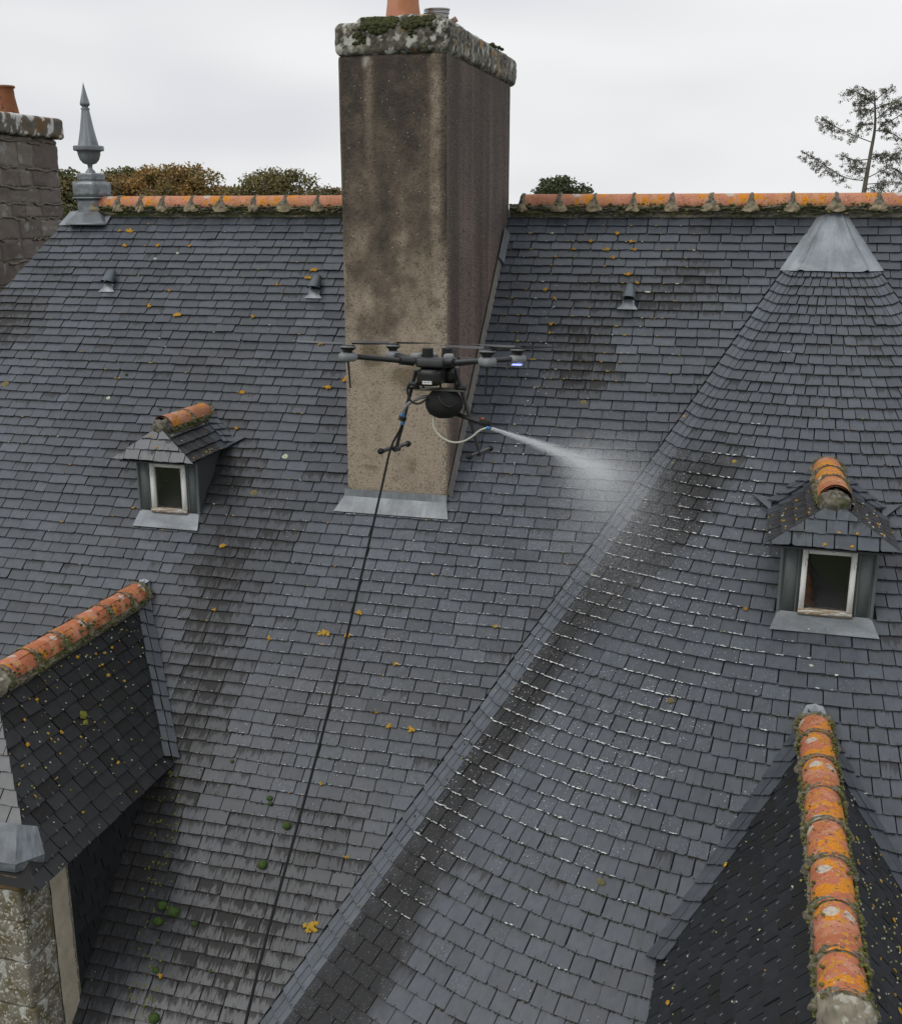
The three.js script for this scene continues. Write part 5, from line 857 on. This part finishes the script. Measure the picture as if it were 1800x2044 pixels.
// ---------- trees beyond the ridge ----------
const LEAF = new THREE.MeshPhysicalMaterial({ vertexColors: true, roughness: 0.9, side: THREE.DoubleSide, transmission: 0.25, thickness: 0 });
const BARK = std({ color: new THREE.Color(0.07, 0.06, 0.045), roughness: 0.95 });
function leafQuads(pos, col, p, size, c) {
  const a = V3(R() - 0.5, R() - 0.5, R() - 0.5).normalize(), b = V3(R() - 0.5, R() - 0.5, R() - 0.5).cross(a).normalize(), s = size * rr(0.6, 1.3), f = rr(0.65, 1.35);
  const q = [[-1, -0.5], [0.1, -0.75], [1, 0], [0, 0.7]].map(([x, y]) => [p.x + (a.x * x + b.x * y) * s, p.y + (a.y * x + b.y * y) * s, p.z + (a.z * x + b.z * y) * s]);
  for (const k of [0, 1, 2, 0, 2, 3]) { pos.push(...q[k]); col.push(c[0] * f, c[1] * f, c[2] * f); }
}
function broadleaf(label, x, top, z, rad, cols, n) {
  const o = thing('deciduous_tree', label, 'tree', 'autumn trees beyond the ridge'); o.position.set(x, 0, z);
  const cy = top - rad * 0.95, pos = [], col = [];
  part(o, 'trunk', tube([[0, 0, 0], [0.2, cy * 0.3, 0.1], [-0.1, cy * 0.6, 0], [0.1, cy, 0.1], [0, cy + rad * 0.5, 0]], 0.28, 20, 8), BARK);
  const limbs = [], clumps = [];
  for (let i = 0; i < 230; i++) { const a = R() * 7, e = Math.asin(rr(-0.25, 1)), q = rad * (0.45 + 0.55 * Math.sqrt(R())) * (1 + 0.16 * Math.sin(a * 3 + x) * Math.cos(e)); const c = V3(Math.cos(a) * Math.cos(e) * q * 1.08, cy + Math.sin(e) * q, Math.sin(a) * Math.cos(e) * q); clumps.push(c); if (i % 6 === 0) limbs.push(tube([[0, cy - rad * 0.7, 0], [c.x * 0.4, mix(cy - rad * 0.3, c.y, 0.5), c.z * 0.4], c], 0.05, 8, 5)); }
  part(o, 'limbs', mergeGeometries(limbs), BARK);
  for (let i = 0; i < n * 2.6; i++) { const c = clumps[Math.floor(R() * clumps.length)], s = rad * 0.13, p = V3(c.x + (R() + R() - 1) * s * 1.8, c.y + (R() + R() - 1) * s * 1.1, c.z + (R() + R() - 1) * s * 1.8), t = clamp(fb3(c.x + x, c.y, c.z, 2, 5) * 2.4 - 0.7 + (R() - 0.5) * 0.5); leafQuads(pos, col, p, 0.125, mixc(cols[0], cols[1], t)); }
  part(o, 'crown', geoFrom(pos, null, col), LEAF);
}
const GRN = [0.085, 0.095, 0.034], OLV = [0.17, 0.14, 0.042], ORG = [0.33, 0.18, 0.045], BRN = [0.24, 0.145, 0.05];
broadleaf('broad orange brown autumn tree behind the left ridge', -47.6, 15.85, -72.9, 4.3, [OLV, ORG], 9000);
broadleaf('dark green tree between the finial and the orange tree', -54, 15.55, -76.5, 3.4, [GRN, OLV], 6000);
broadleaf('olive tree seen between the stone chimney and the finial', -53.6, 15.1, -66, 3.6, [GRN, OLV], 6500);
broadleaf('brownish tree just right of the finial', -51.4, 15.0, -72, 3.0, [OLV, BRN], 5000);
broadleaf('wide dark green tree behind the ridge left of the rendered chimney', -41.5, 15.4, -79.8, 4.6, [OLV, [0.13, 0.115, 0.04]], 9000);
broadleaf('low dark shrubby tree between the two wide autumn trees', -45.8, 14.2, -80, 2.6, [GRN, OLV], 3500);
broadleaf('small tree top touching the left side of the rendered chimney', -38.6, 14.35, -85.7, 2.2, [GRN, BRN], 3200);
broadleaf('small green tree top just right of the rendered chimney', -16.3, 14.75, -81, 2.5, [[0.035, 0.05, 0.014], [0.075, 0.08, 0.02]], 3800);
{ // open conifer on the right
  const o = thing('pine_tree', 'tall sparse conifer with bare limbs rising behind the right ridge', 'tree'); const bx = 4.95, bz = -48.9; o.position.set(bx, 0, bz);
  const P = (zx, zy, d = 0) => V3((zx - 1110) / 278 * 0.985 - (0.02 * (1790 - zy)) / 278, 12.0 + (1.05 * (1790 - zy)) / 278, d); // outline of the limbs in metres
  const tp = [V3(-0.5, 0, 0), V3(-0.25, 6, 0), P(1105, 1780), P(1140, 1400), P(1180, 1000), P(1210, 700), P(1190, 420), P(1160, 220)], curve = new THREE.CatmullRomCurve3(tp);
  part(o, 'trunk', grid(10, 60, (i, j) => { const c = curve.getPoint(j), r = mix(0.22, 0.025, Math.pow(j, 0.7)), a = i * Math.PI * 2; return { p: [c.x + Math.cos(a) * r, c.y, c.z + Math.sin(a) * r] }; }), BARK);
  const br = [[[1190, 870], [900, 760], [640, 640], [480, 530]], [[1110, 1355], [860, 1310], [620, 1180], [450, 1075], [240, 965]], [[1240, 730], [1300, 650], [1450, 580], [1669, 450], [1800, 400]], [[1160, 1400], [1350, 1385], [1500, 1370], [1720, 1420]], [[1170, 1080], [980, 1090], [780, 1030]], [[1180, 1310], [1350, 1230], [1500, 1190], [1680, 1270]], [[1090, 1620], [980, 1550], [800, 1650]], [[1090, 1780], [850, 1720], [700, 1720], [590, 1750]], [[1130, 1740], [1400, 1640], [1550, 1650], [1700, 1760]], [[1190, 400], [950, 250], [780, 210]], [[1180, 350], [1300, 250], [1400, 180]], [[1215, 580], [1330, 480], [1550, 290]], [[1200, 1020], [1450, 1030], [1640, 960]], [[1200, 640], [1050, 650], [960, 720]], [[1180, 480], [1060, 460], [900, 500]], [[1210, 720], [1400, 740], [1620, 860]], [[1170, 300], [1060, 230], [980, 190]], [[1150, 1100], [1330, 1010], [1560, 1090]], [[1120, 1480], [1290, 1440], [1500, 1560]], [[1160, 1190], [1010, 1200], [880, 1180]], [[1190, 350], [1080, 330], [940, 380]], [[1200, 450], [1340, 400], [1580, 420]]];
  const limbs = [], pos = [], col = [], PB = std({ color: new THREE.Color(0.15, 0.135, 0.11), roughness: 0.95 });
  br.forEach((b, k) => {
    const dz = k < 4 ? rr(-0.5, 0.5) : rr(-1.3, 1.3), pts = b.map(([x, y], i) => P(x, y, dz * (i / (b.length - 1)))), c = new THREE.CatmullRomCurve3(pts), len = c.getLength();
    limbs.push(new THREE.TubeGeometry(c, 20, 0.026, 6)); const n = Math.round(len * 24);
    for (let i = 0; i < n; i++) {
      const t = 0.22 + 0.78 * R(), p = c.getPoint(t), hang = rr(-0.15, 0.62) * rr(0.3, 1), side = rr(-0.28, 0.28); const e = V3(p.x + side, p.y - hang, p.z + rr(-0.3, 0.3));
      if (R() < 0.4) limbs.push(rod([p.x, p.y, p.z], [e.x, e.y, e.z], 0.012, 0.006, 4));
      const m = 14 + Math.floor(R() * 22); for (let q = 0; q < m; q++) leafQuads(pos, col, V3(e.x + (R() + R() - 1) * 0.14, e.y + (R() + R() - 1) * 0.12, e.z + (R() + R() - 1) * 0.14), 0.032, mixc([0.07, 0.082, 0.05], [0.17, 0.155, 0.11], R()));
    }
  });
  part(o, 'limbs', mergeGeometries(limbs), PB); part(o, 'crown', geoFrom(pos, null, col), LEAF); o.children[0].material = PB;
}

renderer.render(scene, camera);
